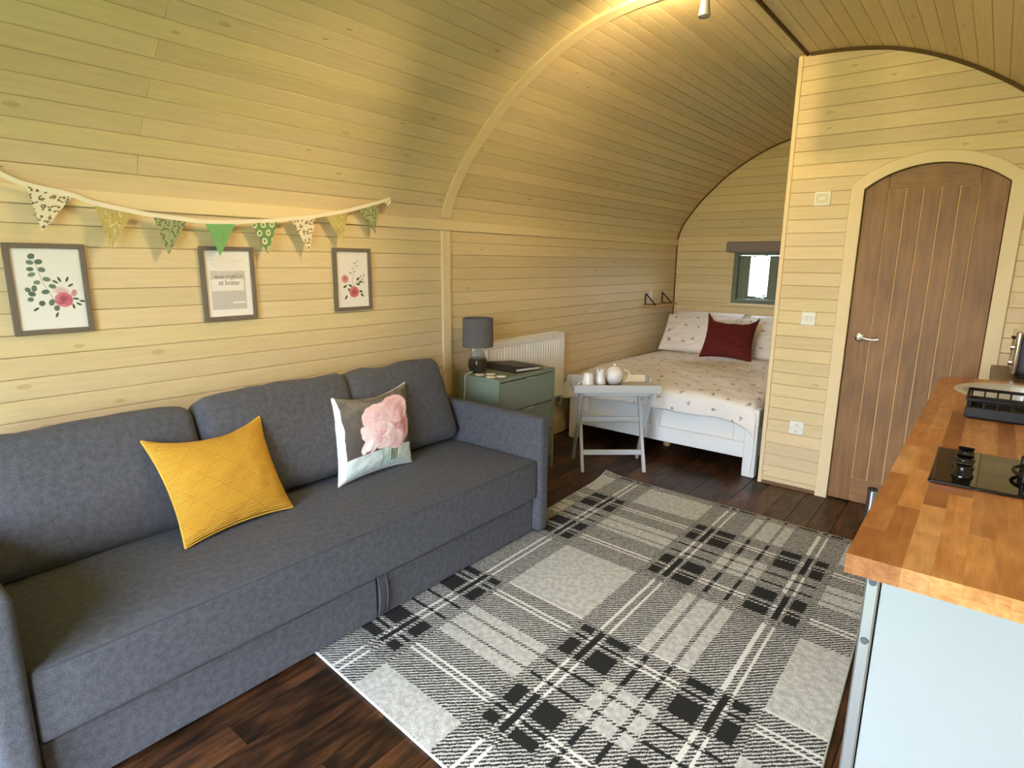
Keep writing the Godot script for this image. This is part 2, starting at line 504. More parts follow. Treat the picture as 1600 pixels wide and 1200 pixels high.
func peony_picture() -> Image:
	var s := 384
	var im := canvas(s, s, rgb(90, 84, 80))
	var n := noise(0.012, 9, 3)
	rng.seed = 61
	for y in s:
		for x in s:
			var k := clampf(1.0 - y / 250.0, 0, 1)
			var c := rgb(80, 75, 73).lerp(rgb(142, 134, 124), k * (0.65 + 0.6 * n.get_noise_2d(x, y)))
			if y > 300 - x * 0.02: c = rgb(214, 226, 228).lerp(rgb(190, 208, 212), 0.5 + 0.9 * n.get_noise_2d(x * 2.0, y * 2.0))
			if x < 13 + 0.03 * y: c = rgb(234, 234, 236)
			im.set_pixel(x, y, c)
	for k in 9:   # ribbed glass with stems
		im.fill_rect(Rect2i(188 + k * 10, 282, 9, 90), rgb(150, 186, 184).lerp(rgb(206, 230, 228), fposmod(k * 0.47, 1.0)))
	for k in 3: im.fill_rect(Rect2i(238 + k * 13, 276, 10, 84), rgb(98, 108, 84).lerp(rgb(140, 140, 120), k * 0.3))
	for e in [[110, 205, 34, 20, 0.9], [136, 250, 42, 24, 1.9], [106, 268, 34, 16, 2.0], [126, 226, 40, 26, 0.3]]:
		dab(im, e[0], e[1], e[2], e[3], e[4], rgb(236, 222, 230), 1.0, 0.25)
	for e in [[176, 150, 74, 58], [270, 122, 84, 66], [296, 206, 70, 88], [196, 230, 76, 66], [262, 262, 66, 44]]: dab(im, e[0], e[1], e[2], e[3], 0.2, rgb(216, 166, 182), 1.0, 0.2)
	bloom(im, Vector2(300, 204), 74, rgb(232, 184, 200), rgb(170, 92, 122))
	bloom(im, Vector2(278, 116), 84, rgb(242, 206, 214), rgb(208, 148, 168))
	bloom(im, Vector2(170, 148), 78, rgb(244, 216, 222), rgb(212, 158, 176))
	bloom(im, Vector2(262, 268), 48, rgb(242, 214, 220), rgb(208, 150, 170))
	bloom(im, Vector2(190, 232), 70, rgb(248, 228, 230), rgb(196, 118, 148))
	for e in [[118, 204, 30, 16, 0.8], [126, 258, 38, 16, 1.9], [112, 232, 24, 13, 0.4], [146, 280, 22, 10, 2.2]]: dab(im, e[0], e[1], e[2], e[3], e[4], rgb(243, 230, 236), 0.95, 0.3)
	stroke(im, [Vector2(146, 262), Vector2(132, 292), Vector2(118, 306)], 4.0, rgb(226, 190, 204))
	return im

func flag_picture(kind: int) -> Image:
	var im := canvas(128, 128, rgb(214, 200, 170))
	rng.seed = 80 + kind
	if kind == 0 or kind == 2:
		im.fill(rgb(232, 220, 192) if kind == 0 else rgb(160, 168, 122))
		for k in 40:
			var at := Vector2((k % 6) * 21 + rng.randf_range(3, 18), (k / 6) * 18 + rng.randf_range(2, 15))
			var c := rgb(112, 92, 62) if kind == 0 else rgb(98, 90, 66)
			for j in 3: leaf(im, at, rng.randf() * TAU, 10, 5, c.lerp(rgb(150, 110, 80), rng.randf() * 0.5), 0.9, true)
	elif kind == 1:
		im.fill(rgb(190, 172, 108))
		for k in 60:
			var at := Vector2(64, 48) + Vector2.from_angle(rng.randf() * TAU) * rng.randf_range(0, 40)
			dab(im, at.x, at.y, 6, 4, rng.randf() * 3, rgb(228, 212, 150).lerp(rgb(168, 148, 84), rng.randf()), 0.85, 0.4)
		for k in 10: dab(im, 50 + (k % 3) * 14, 96 + k * 3, 5, 4, k, rgb(226, 210, 150), 0.7)
	elif kind == 3:
		im.fill(rgb(120, 172, 108))
		for y in 16:
			for x in 16: dab(im, x * 8 + 4 * (y % 2), y * 8, 1.6, 1.6, 0, rgb(176, 208, 158), 0.7)
	else:
		im.fill(rgb(112, 146, 92))
		for k in 12:
			var at := Vector2((k % 3) * 42 + 14 + (k / 3 % 2) * 20, (k / 3) * 32 + 12)
			dab(im, at.x, at.y, 13, 13, 0, rgb(226, 222, 182))
			dab(im, at.x, at.y, 6.5, 6.5, 0, rgb(112, 146, 92))
	return im


# ------------------------------------------------------------------ the barrel roof
func make_arc() -> void:
	var key := [Vector2(0, 1.665), Vector2(0.035, 1.775), Vector2(0.1, 1.885), Vector2(0.219, 2.035), Vector2(0.33, 2.145), Vector2(0.46, 2.262), Vector2(0.6, 2.36), Vector2(0.735, 2.438), Vector2(0.88, 2.505), Vector2(1.05, 2.56), Vector2(1.25, 2.592), Vector2(1.42, 2.602), Vector2(1.58, 2.605), Vector2(1.74, 2.602)]
	for i in key.size() - 2:
		for k in 8:
			arc.append(key[i].cubic_interpolate(key[i + 1], key[maxi(i - 1, 0)], key[i + 2], k / 8.0))
	arc.append(Vector2(1.58, 2.605))
	for i in range(arc.size() - 2, -1, -1): arc.append(Vector2(WIDTH - arc[i].x, arc[i].y))

func arc_x(y: float) -> float:   # how far in from the side wall the roof is at height y
	if y <= EAVE: return 0.0
	for i in range(1, arc.size() / 2 + 1):
		if arc[i].y >= y: return lerpf(arc[i - 1].x, arc[i].x, (y - arc[i - 1].y) / maxf(arc[i].y - arc[i - 1].y, 1e-5))
	return 1.58

func arc_inward(i: int) -> Vector2:
	var d := (arc[mini(i + 1, arc.size() - 1)] - arc[maxi(i - 1, 0)]).normalized()
	return Vector2(d.y, -d.x)

# a strip that follows the roof between two distances inward from it
func arc_strip(i0: int, i1: int, out: float, inn: float, z0: float, z1: float) -> ArrayMesh:
	var s := Shape.new()
	var rows := []
	for i in range(i0, i1 + 1):
		var n := arc_inward(i)
		var a := arc[i] + n * out
		var b := arc[i] + n * inn
		rows.append([V(a.x, a.y, z0), V(b.x, b.y, z0), V(b.x, b.y, z1), V(a.x, a.y, z1)])
	for i in rows.size() - 1:
		for k in 4:
			s.group = k + 1
			var l := (k + 1) % 4
			s.quad(rows[i][k], rows[i][l], rows[i + 1][l], rows[i + 1][k])
	s.group = -1
	s.quad(rows[0][3], rows[0][2], rows[0][1], rows[0][0])
	s.quad(rows[-1][0], rows[-1][1], rows[-1][2], rows[-1][3])
	return s.done()


# ------------------------------------------------------------------ boards
# one board: local x along it, y across, z out of its face; bottom edge from xb0 to xb1, top edge from xt0 to xt1
func board(xb0: float, xb1: float, xt0: float, xt1: float, wide: float, thick: float, gap := 0.0007, c := 0.002) -> ArrayMesh:
	var s := Shape.new()
	var off := rng.randf() * 4.0
	var row := rng.randi_range(0, 7)
	var h := wide / 2.0 - gap
	var ys := [-h, -h, -h + c, h - c, h, h]
	var zs := [-thick, -c, 0.0, 0.0, -c, -thick]
	var pt := func(k: int, right: bool) -> Vector3:
		var t: float = (ys[k] / wide) + 0.5
		return V(lerpf(xb1, xt1, t) - 0.0006 if right else lerpf(xb0, xt0, t) + 0.0006, ys[k], zs[k])
	var uv := func(p: Vector3) -> Vector2: return Vector2((p.x + off) / 2.2, (row + 0.06 + 0.88 * clampf(p.y / wide + 0.5, 0, 1)) / 8.0)
	for k in 6:
		var l := (k + 1) % 6
		var a: Vector3 = pt.call(k, false)
		var b: Vector3 = pt.call(k, true)
		var d: Vector3 = pt.call(l, true)
		var e: Vector3 = pt.call(l, false)
		s.quad(a, b, d, e, uv.call(a), uv.call(b), uv.call(d), uv.call(e))
	for k in [1, 2, 3, 4]:
		s.tri(pt.call(0, false), pt.call(k + 1, false), pt.call(k, false))
		s.tri(pt.call(0, true), pt.call(k, true), pt.call(k + 1, true))
	return s.done()

func frame_of(facing: String) -> Basis:
	match facing:
		"left": return Basis(V(0, 0, -1), Vector3.UP, Vector3.RIGHT)
		"right": return Basis(V(0, 0, 1), Vector3.UP, Vector3.LEFT)
		"front": return Basis(Vector3.LEFT, Vector3.UP, V(0, 0, -1))
	return Basis(Vector3.RIGHT, Vector3.UP, V(0, 0, 1))

# boards on a wall: each piece is [y0, y1, a at the bottom, b at the bottom, a at the top, b at the top], a and b being the ends along the wall (x, or z)
func lay(parent: Node, facing: String, at: float, pieces: Array, m: Material) -> void:
	var f := frame_of(facing)
	for p in pieces:
		var mid: float = (p[0] + p[1]) / 2.0
		var side: bool = facing == "left" or facing == "right"
		var sg := -1.0 if facing == "left" or facing == "front" else 1.0
		var e := [p[2] * sg, p[3] * sg, p[4] * sg, p[5] * sg]
		var mesh := board(minf(e[0], e[1]), maxf(e[0], e[1]), minf(e[2], e[3]), maxf(e[2], e[3]), p[1] - p[0], 0.012)
		obj("plank", mesh, m, parent, Transform3D(f, V(at, mid, 0) if side else V(0, mid, at)))

func build_room() -> void:
	var cream: Material = M.paint
	var dark: Material = M.groove
	rng.seed = 3
	# floor: dark stained boards along the room
	var fl := obj("floor", span(V(-0.1, -0.12, BACK - 0.1), V(WIDTH + 0.1, -0.022, FRONT + 0.1)), M.groove_black)
	tag(fl, "dark brown stained floorboards running the length of the room", "floor", "", "structure")
	var x := 1.05 - 0.1145 * 10
	var k := 0
	while x < WIDTH:
		var a := maxf(x, 0.0)
		var b := minf(x + 0.1145, WIDTH)
		if b - a > 0.02:
			var cuts := [FRONT]
			var z := FRONT - rng.randf_range(0.6, 2.4)
			while z > BACK + 0.4:
				cuts.append(z)
				z -= rng.randf_range(1.8, 3.0)
			cuts.append(BACK)
			for j in cuts.size() - 1:
				var mesh := board(-cuts[j], -cuts[j + 1], -cuts[j], -cuts[j + 1], b - a, 0.02, 0.0009, 0.0016)
				obj("floorboard", mesh, M.floor_wood, fl, Transform3D(Basis(V(0, 0, -1), V(-1, 0, 0), Vector3.UP), V((a + b) / 2, 0, 0)))
		x += 0.1145
		k += 1
	# left wall
	var wl := obj("wall_left", span(V(-0.16, -0.1, BACK - 0.1), V(-0.0125, 1.74, FRONT + 0.1)), dark)
	tag(wl, "cream painted tongue and groove wall behind the grey sofa", "wall", "", "structure")
	var rows := []
	for i in 21:
		var y0 := 0.031 + 0.0792 * (i - 1)
		var y1 := minf(y0 + 0.0792, 1.604)
		y0 = maxf(y0, 0.0)
		if y1 - y0 < 0.012: continue
		rows.append([y0, y1, FRONT, RIB, FRONT, RIB])
		rows.append([y0, y1, RIB, BACK, RIB, BACK])
	lay(wl, "left", 0.0, rows, cream)
	# right wall
	var wr := obj("wall_right", span(V(WIDTH + 0.0125, -0.1, BACK - 0.1), V(WIDTH + 0.16, 1.74, FRONT + 0.1)), dark)
	tag(wr, "cream painted boarded wall behind the kitchen counter", "wall", "", "structure")
	rows = []
	for i in 21:
		var y0 := maxf(0.031 + 0.0792 * (i - 1), 0.0)
		var y1 := minf(0.031 + 0.0792 * i, 1.604)
		if y1 - y0 > 0.012: rows.append([y0, y1, FRONT, PART, FRONT, PART])
	lay(wr, "right", WIDTH, rows, cream)
	# end wall of the bed alcove, with the small window
	var wx0 := 0.62
	var wx1 := 1.108
	var wy0 := 1.02
	var wy1 := 1.545
	var s := Shape.new()
	var zb := BACK - 0.0125
	for q in [[-0.1, WIDTH + 0.1, -0.1, wy0], [-0.1, WIDTH + 0.1, wy1, 2.75], [-0.1, wx0, wy0, wy1], [wx1, WIDTH + 0.1, wy0, wy1]]:
		s.box(V((q[0] + q[1]) / 2, (q[2] + q[3]) / 2, zb - 0.06), V(q[1] - q[0], q[3] - q[2], 0.12), 0.0)
	var wb := obj("wall_back", s.done(), dark)
	tag(wb, "cream painted end wall above the bed head", "wall", "", "structure")
	rows = []
	for i in 34:
		var y0 := 0.031 + 0.0792 * (i - 1)
		var y1 := minf(y0 + 0.0792, 2.6)
		y0 = maxf(y0, 0.0)
		if y1 - y0 < 0.012: continue
		var cut := [y0]
		for e in [wy0, wy1]:
			if e > y0 + 0.004 and e < y1 - 0.004: cut.append(e)
		cut.append(y1)
		for j in cut.size() - 1:
			var lo: float = cut[j]
			var hi: float = cut[j + 1]
			var la := arc_x(lo)
			var ha := arc_x(hi)
			if la > PART_X - 0.05: continue
			ha = minf(ha, PART_X - 0.03)
			if lo >= wy0 - 0.004 and hi <= wy1 + 0.004:
				rows.append([lo, hi, la, wx0, ha, wx0])
				rows.append([lo, hi, wx1, PART_X, wx1, PART_X])
			else: rows.append([lo, hi, la, PART_X, ha, PART_X])
	lay(wb, "back", BACK, rows, cream)
	# front wall behind the camera, with the wide glazed doors that let the daylight in
	s = Shape.new()
	for q in [[-0.1, 1.16, -0.1, 2.75], [2.84, WIDTH + 0.1, -0.1, 2.75], [1.16, 2.84, 2.06, 2.75]]:
		s.box(V((q[0] + q[1]) / 2, (q[2] + q[3]) / 2, FRONT + 0.0725), V(q[1] - q[0], q[3] - q[2], 0.12), 0.0)
	var wf := obj("wall_front", s.done(), dark)
	tag(wf, "cream painted front wall around the glazed garden doors", "wall", "", "structure")
	rows = []
	for i in 34:
		var y0 := maxf(0.031 + 0.0792 * (i - 1), 0.0)
		var y1 := minf(0.031 + 0.0792 * i, 2.6)
		if y1 - y0 < 0.012: continue
		var la := arc_x(y0)
		var ha := minf(arc_x(y1), 1.5)
		if la > 1.5: continue
		if y1 < 2.07:
			rows.append([y0, y1, la, 1.16, ha, 1.16])
			rows.append([y0, y1, 2.84, WIDTH - la, 2.84, WIDTH - ha])
		else: rows.append([y0, y1, la, WIDTH - la, ha, WIDTH - ha])
	lay(wf, "front", FRONT, rows, cream)
	# partition with the oak door
	var cx := 2.3925
	var cy := 1.449
	s = Shape.new()
	for q in [[PART_X, 2.04, 0.0, 2.62], [2.745, WIDTH, 0.0, 2.62], [2.04, 2.745, 1.99, 2.62]]:
		s.box(V((q[0] + q[1]) / 2, (q[2] + q[3]) / 2, PART - 0.0525), V(q[1] - q[0], q[3] - q[2], 0.08), 0.0)
	s.box(V(PART_X + 0.04, 1.31, (PART - 0.0925 + BACK) / 2), V(0.08, 2.62, absf(BACK - PART) - 0.0925), 0.0)
	var wm := obj("wall_middle", s.done(), dark)
	tag(wm, "cream boarded partition wall holding the arched oak door", "wall", "", "structure")
	rows = []
	for i in 36:
		var y0 := 1.68 + 0.0776 * (i - 22)
		var y1 := minf(y0 + 0.0776, 2.598)
		y0 = maxf(y0, 0.02)
		if y1 - y0 < 0.012: continue
		var edge := func(y: float) -> float:
			if y > cy + 0.529: return 0.0
			return maxf(0.3525, 0.0) if y < cy + 0.395 else sqrt(maxf(0.0, 0.53 * 0.53 - (y - cy) * (y - cy)))
		var ra: float = WIDTH - arc_x(y0)
		var rb: float = WIDTH - minf(arc_x(y1), 1.3)
		var l0 := PART_X + 0.022
		if edge.call(y1) > 0.01 or edge.call(y0) > 0.01:
			rows.append([y0, y1, l0, cx - edge.call(y0), l0, cx - edge.call(y1)])
			rows.append([y0, y1, cx + edge.call(y0), ra, cx + edge.call(y1), rb])
		else: rows.append([y0, y1, l0, ra, l0, rb])
	lay(wm, "back", PART, rows, cream)
	# ceiling
	var ce := obj("ceiling", arc_strip(0, arc.size() - 1, -0.12, -0.0135, FRONT + 0.1, BACK - 0.1), dark)
	tag(ce, "cream boarded barrel ceiling over the whole room", "ceiling", "", "structure")
	var run := [0.0]
	for i in range(1, arc.size()): run.append(run[-1] + arc[i].distance_to(arc[i - 1]))
	var total: float = run[-1]
	var n := int(round(total / 0.0792))
	if n % 2 == 0: n += 1
	var pitch := total / n
	var along := func(d: float) -> Vector2:
		d = clampf(d, 0, total)
		var i := 1
		while i < run.size() - 1 and run[i] < d: i += 1
		return arc[i - 1].lerp(arc[i], (d - run[i - 1]) / (run[i] - run[i - 1]))
	for i in n:
		var p: Vector2 = along.call(i * pitch)
		var q: Vector2 = along.call((i + 1) * pitch)
		var t := (q - p).normalized()
		var inn := Vector2(t.y, -t.x)
		var f := Basis(V(0, 0, -1), V(t.x, t.y, 0), V(inn.x, inn.y, 0))
		var mid := (p + q) / 2.0
		var cuts := [FRONT, RIB, BACK]
		if mid.x > 1.7: cuts = [FRONT, RIB, PART - 0.02]
		if i % 2 == 1: cuts.insert(1, -0.98)
		for j in cuts.size() - 1:
			obj("plank", board(-cuts[j], -cuts[j + 1], -cuts[j], -cuts[j + 1], p.distance_to(q), 0.012), cream, ce, Transform3D(f, V(mid.x, mid.y, 0)))
	build_trim()

func trim(called: String, mesh: Mesh, m: Material, label: String) -> MeshInstance3D:
	return tag(obj(called, mesh, m), label, "trim", "", "structure")

func build_trim() -> void:
	var c: Material = M.trim
	trim("trim_1", span(V(-0.002, 1.604, BACK + 0.012), V(0.012, 1.668, FRONT), 0.003), c, "long cream eave board where the left wall meets the roof")
	trim("trim_2", span(V(-0.002, 0.0, RIB - 0.036), V(0.014, 1.603, RIB + 0.036), 0.003), c, "upright cream batten on the left wall beside the table lamp")
	var last := arc.size() - 1
	trim("trim_3", arc_strip(2, last - 2, 0.0, 0.014, RIB + 0.036, RIB - 0.036), c, "curved cream rib across the barrel ceiling")
	var a := 0
	while arc[a].x < 1.70: a += 1
	trim("trim_4", arc_strip(a, last, 0.001, 0.017, PART + 0.016, PART - 0.005), M.brown_edge, "dark brown curved edging above the oak door partition")
	trim("trim_5", arc_strip(0, a, 0.001, 0.011, BACK + 0.012, BACK), M.brown_edge, "dark brown curved edging at the alcove end wall")
	trim("trim_6", span(V(0.0, 0.0, BACK), V(0.01, 1.67, BACK + 0.011)), M.brown_edge, "dark brown upright edging in the alcove corner")
	trim("trim_7", span(V(1.694, 2.588, PART), V(1.708, 2.606, FRONT)), M.brown_edge, "dark brown strip along the ridge of the ceiling")
	trim("trim_8", span(V(PART_X - 0.004, 0.0, PART - 0.03), V(PART_X + 0.022, 2.596, PART + 0.006), 0.003), c, "upright cream corner strip at the partition edge")
	trim("trim_9", span(V(PART_X + 0.022, 0.0, PART), V(2.006, 0.019, PART + 0.006)), M.skirt, "thin brown floor strip under the partition boards")
	trim("trim_10", span(V(WIDTH - 0.012, 1.604, PART), V(WIDTH + 0.002, 1.668, FRONT), 0.003), c, "long cream eave board above the kitchen counter")
	# arched casing of the oak door
	var cx := 2.3925
	var cy := 1.449
	var outer := PackedVector2Array()
	var inner := PackedVector2Array()
	var a0 := asin((1.858 - cy) / 0.561)
	outer.append(Vector2(cx + 0.3865, 0))
	inner.append(Vector2(cx + 0.3195, 0))
	for k in 33:
		var t := lerpf(0.8166, PI - 0.8166, k / 32.0)
		outer.append(Vector2(cx + cos(t) * 0.561, cy + sin(t) * 0.561) if k > 0 and k < 32 else Vector2(cx + (0.3865 if k == 0 else -0.3865), cy + sin(t) * 0.561))
		t = lerpf(0.8797, PI - 0.8797, k / 32.0)
		inner.append(Vector2(cx + cos(t) * 0.501, cy + sin(t) * 0.501))
	outer.append(Vector2(cx - 0.3865, 0))
	inner.append(Vector2(cx - 0.3195, 0))
	var s := Shape.new()
	for i in outer.size() - 1:
		var o0 := outer[i]
		var o1 := outer[i + 1]
		var i0 := inner[i]
		var i1 := inner[i + 1]
		var zf := PART + 0.018
		var zk := PART - 0.055
		var b := 0.003
		var ob0 := o0.lerp(i0, b / o0.distance_to(i0))
		var ob1 := o1.lerp(i1, b / o1.distance_to(i1))
		s.quad(V(ob0.x, ob0.y, zf), V(ob1.x, ob1.y, zf), V(i1.x, i1.y, zf), V(i0.x, i0.y, zf))
		s.quad(V(o0.x, o0.y, zf - b), V(o1.x, o1.y, zf - b), V(ob1.x, ob1.y, zf), V(ob0.x, ob0.y, zf))
		s.quad(V(o0.x, o0.y, PART - 0.001), V(o1.x, o1.y, PART - 0.001), V(o1.x, o1.y, zf - b), V(o0.x, o0.y, zf - b))
		s.quad(V(i0.x, i0.y, zf), V(i1.x, i1.y, zf), V(i1.x, i1.y, zk), V(i0.x, i0.y, zk))
	trim("trim_11", s.done(), c, "arched cream casing around the oak door")

func build_door() -> void:
	var d := thing("door_1", "arched oak door with vertical grooved planks in the cream partition", "door", V(2.3925, 0.006, PART - 0.012), 0, "", "structure")
	var zb := -0.04
	var oak: Material = M.oak
	# outline
	var hw := 0.3165
	var top := PackedVector2Array()
	for k in 25:
		var t := lerpf(0.884, PI - 0.884, k / 24.0)
		top.append(Vector2(cos(t) * 0.498, 1.443 + sin(t) * 0.498))
	# stiles, rails and planks, each cut to the arch
	var whole := PackedVector2Array([Vector2(-hw, 0), Vector2(hw, 0)])
	whole.append_array(top)
	var parts := []
	parts.append(["stile", -hw, -0.2035, 0.0, 2.1])
	parts.append(["stile", 0.1985, hw, 0.0, 2.1])
	parts.append(["bottom_rail", -0.2015, 0.1965, 0.0, 0.143])
	parts.append(["top_rail", -0.2015, 0.1965, 1.824, 2.1])
	for i in 5: parts.append(["door_plank", -0.2015 + 0.0796 * i + 0.003, -0.2015 + 0.0796 * (i + 1) - 0.003, 0.1465, 1.8205])
	for p in parts:
		var r := PackedVector2Array([Vector2(p[1], p[3]), Vector2(p[2], p[3]), Vector2(p[2], p[4]), Vector2(p[1], p[4])])
		var cut := Geometry2D.intersect_polygons(r, whole)
		if cut.is_empty(): continue
		var deep := 0.0 if p[0] != "door_plank" else -0.0015
		var sh := Shape.new().prism(cut[0], zb, deep, Transform3D.IDENTITY, 0.002)
		obj(p[0], sh.done(), M.oak_rail if "rail" in p[0] else oak, d)
	obj("door_core", Shape.new().prism(Geometry2D.offset_polygon(whole, -0.004)[0], zb + 0.001, -0.006).done(), M.oak_groove, d)
	# lever handle
	var h := Shape.new()
	h.lathe(Vector3.ZERO, [Vector2(0.0, 0.0), Vector2(0.026, 0.0), Vector2(0.026, 0.006), Vector2(0.023, 0.009), Vector2(0.009, 0.0095), Vector2(0.009, 0.045), Vector2(0.0, 0.046)], 28)
	var up := Transform3D(Basis(Vector3.RIGHT, V(0, 0, 1), V(0, -1, 0)), V(-0.254, 1.0, 0))
	var hd := obj("handle", h.done(), M.chrome, d, up)
	note(hd, "polished chrome lever handle on a round rose")
	var lv := Shape.new().smooth()
	lv.tube([V(0, 0.04, 0), V(0.02, 0.043, 0.0), V(0.05, 0.042, 0.004), V(0.075, 0.04, 0.007), V(0.092, 0.04, 0.004), V(0.104, 0.04, -0.001)], 0.0072, 10)
	obj("lever", lv.done(), M.chrome, hd)

func build_windows() -> void:
	# small green window in the alcove
	var w := thing("window_1", "small green framed window in the alcove end wall", "window", V(0.864, 1.02, BACK), 0, "", "structure")
	var green: Material = M.green_frame
	var s := Shape.new()
	for q in [[-0.244, -0.2, 0.0, 0.525], [0.2, 0.244, 0.0, 0.525], [-0.2, 0.2, 0.0, 0.045], [-0.2, 0.2, 0.48, 0.525]]:
		s.box(V((q[0] + q[1]) / 2, (q[2] + q[3]) / 2, -0.045), V(q[1] - q[0], q[3] - q[2], 0.09), 0.003)
	obj("window_frame", s.done(), green, w)
	s = Shape.new()
	for q in [[-0.198, -0.09, 0.047, 0.478], [0.09, 0.198, 0.047, 0.478], [-0.09, 0.09, 0.047, 0.08], [-0.09, 0.09, 0.47, 0.478]]:
		s.box(V((q[0] + q[1]) / 2, (q[2] + q[3]) / 2, -0.058), V(q[1] - q[0], q[3] - q[2], 0.05), 0.005)
	obj("sash", s.done(), green, w)
	obj("pane", box(V(0.182, 0.392, 0.004), 0.0, V(0, 0.275, -0.06)), M.glass, w)
	s = Shape.new()
	s.box(V(0, 0.062, -0.028), V(0.03, 0.02, 0.012), 0.002)
	s.smooth().tube([V(0, 0.064, -0.02), V(0.03, 0.07, -0.012), V(0.075, 0.06, -0.012)], 0.005, 8)
	note(obj("window_latch", s.done(), M.chrome, w), "chrome window latch")
	obj("window_sill", box(V(0.56, 0.022, 0.03), 0.003, V(0, -0.006, 0.015)), M.trim, w)
	# glazed doors behind the camera
	var d := thing("door_2", "wide glazed garden doors in the front wall", "door", V(2.0, 0, FRONT + 0.06), 0, "", "structure")
	for k in 2:
		var x0 := -0.838 + 0.84 * k
		s = Shape.new()
		for q in [[x0, x0 + 0.07, 0.0, 2.05], [x0 + 0.766, x0 + 0.836, 0.0, 2.05], [x0 + 0.07, x0 + 0.766, 0.0, 0.12], [x0 + 0.07, x0 + 0.766, 1.98, 2.05]]:
			s.box(V((q[0] + q[1]) / 2, (q[2] + q[3]) / 2, 0), V(q[1] - q[0], q[3] - q[2], 0.05), 0.003)
		obj("door_leaf", s.done(), green, d)
		obj("pane", box(V(0.7, 1.86, 0.005), 0.0, V(x0 + 0.418, 1.05, 0)), M.glass, d)


# ------------------------------------------------------------------ furniture
func pillow(corners: Array, thick: float, m: Material, parent: Node, called: String, at: Vector3, pinch := 0.07, sag := 0.0, crease := 0.006, front := 0.6, seed_ := 1) -> MeshInstance3D:
	# corners: lower left, lower right, upper right, upper left, seen from the front
	var n := 30
	var no := noise(2.2, seed_, 3)
	var nrm: Vector3 = (corners[1] - corners[0]).cross(corners[3] - corners[0]).normalized()
	var upw: Vector3 = ((corners[3] + corners[2]) - (corners[0] + corners[1])).normalized()
	var s := Shape.new().smooth()
	for side in [1.0, -1.0]:
		var grid := []
		var uvs := []
		for j in n + 1:
			var row := []
			var ur := []
			for i in n + 1:
				var u := sin(PI / 2 * (2.0 * i / n - 1.0))
				var v := sin(PI / 2 * (2.0 * j / n - 1.0))
				var pu := u * (1.0 - pinch * (1.0 - v * v) * u * u)
				var pv := v * (1.0 - pinch * (1.0 - u * u) * v * v)
				var lo: Vector3 = corners[0].lerp(corners[1], pu / 2 + 0.5)
				var hi: Vector3 = corners[3].lerp(corners[2], pu / 2 + 0.5)
				var p := lo.lerp(hi, pv / 2 + 0.5)
				var edge := maxf(0.0, (1.0 - u * u) * (1.0 - v * v))
				var th := thick * pow(edge, 0.4) * (front if side > 0 else 1.0 - front)
				th += crease * no.get_noise_2d(u * 1.6 + seed_, v * 1.6) * minf(1.0, edge * 5.0) * side
				p += nrm * th * side - upw * sag * pow(maxf(0.0, v), 3.0) * (1.0 - u * u)
				row.append(p - at)
				ur.append(Vector2(u / 2 + 0.5, 0.5 - v / 2))
			grid.append(row)
			uvs.append(ur)
		s.sheet(grid, uvs, side < 0)
	return obj(called, s.done(), m, parent)

func edge_piping(corners: Array, m: Material, parent: Node, at: Vector3, r: float, pinch: float, sag: float) -> void:
	var upw: Vector3 = ((corners[3] + corners[2]) - (corners[0] + corners[1])).normalized()
	var pts := []
	for e in 4:
		for k in 20:
			var a := sin(PI / 2 * (2.0 * k / 20 - 1.0))
			var u: float = [a, 1.0, -a, -1.0][e]
			var v: float = [-1.0, a, 1.0, -a][e]
			var pu := u * (1.0 - pinch * (1.0 - v * v) * u * u)
			var pv := v * (1.0 - pinch * (1.0 - u * u) * v * v)
			var p: Vector3 = corners[0].lerp(corners[1], pu / 2 + 0.5).lerp(corners[3].lerp(corners[2], pu / 2 + 0.5), pv / 2 + 0.5)
			pts.append(p - upw * sag * pow(maxf(0.0, v), 3.0) * (1.0 - u * u) - at)
	pts.append(pts[0])
	obj("piping", Shape.new().smooth().tube(pts, r, 6, false).done(), m, parent)

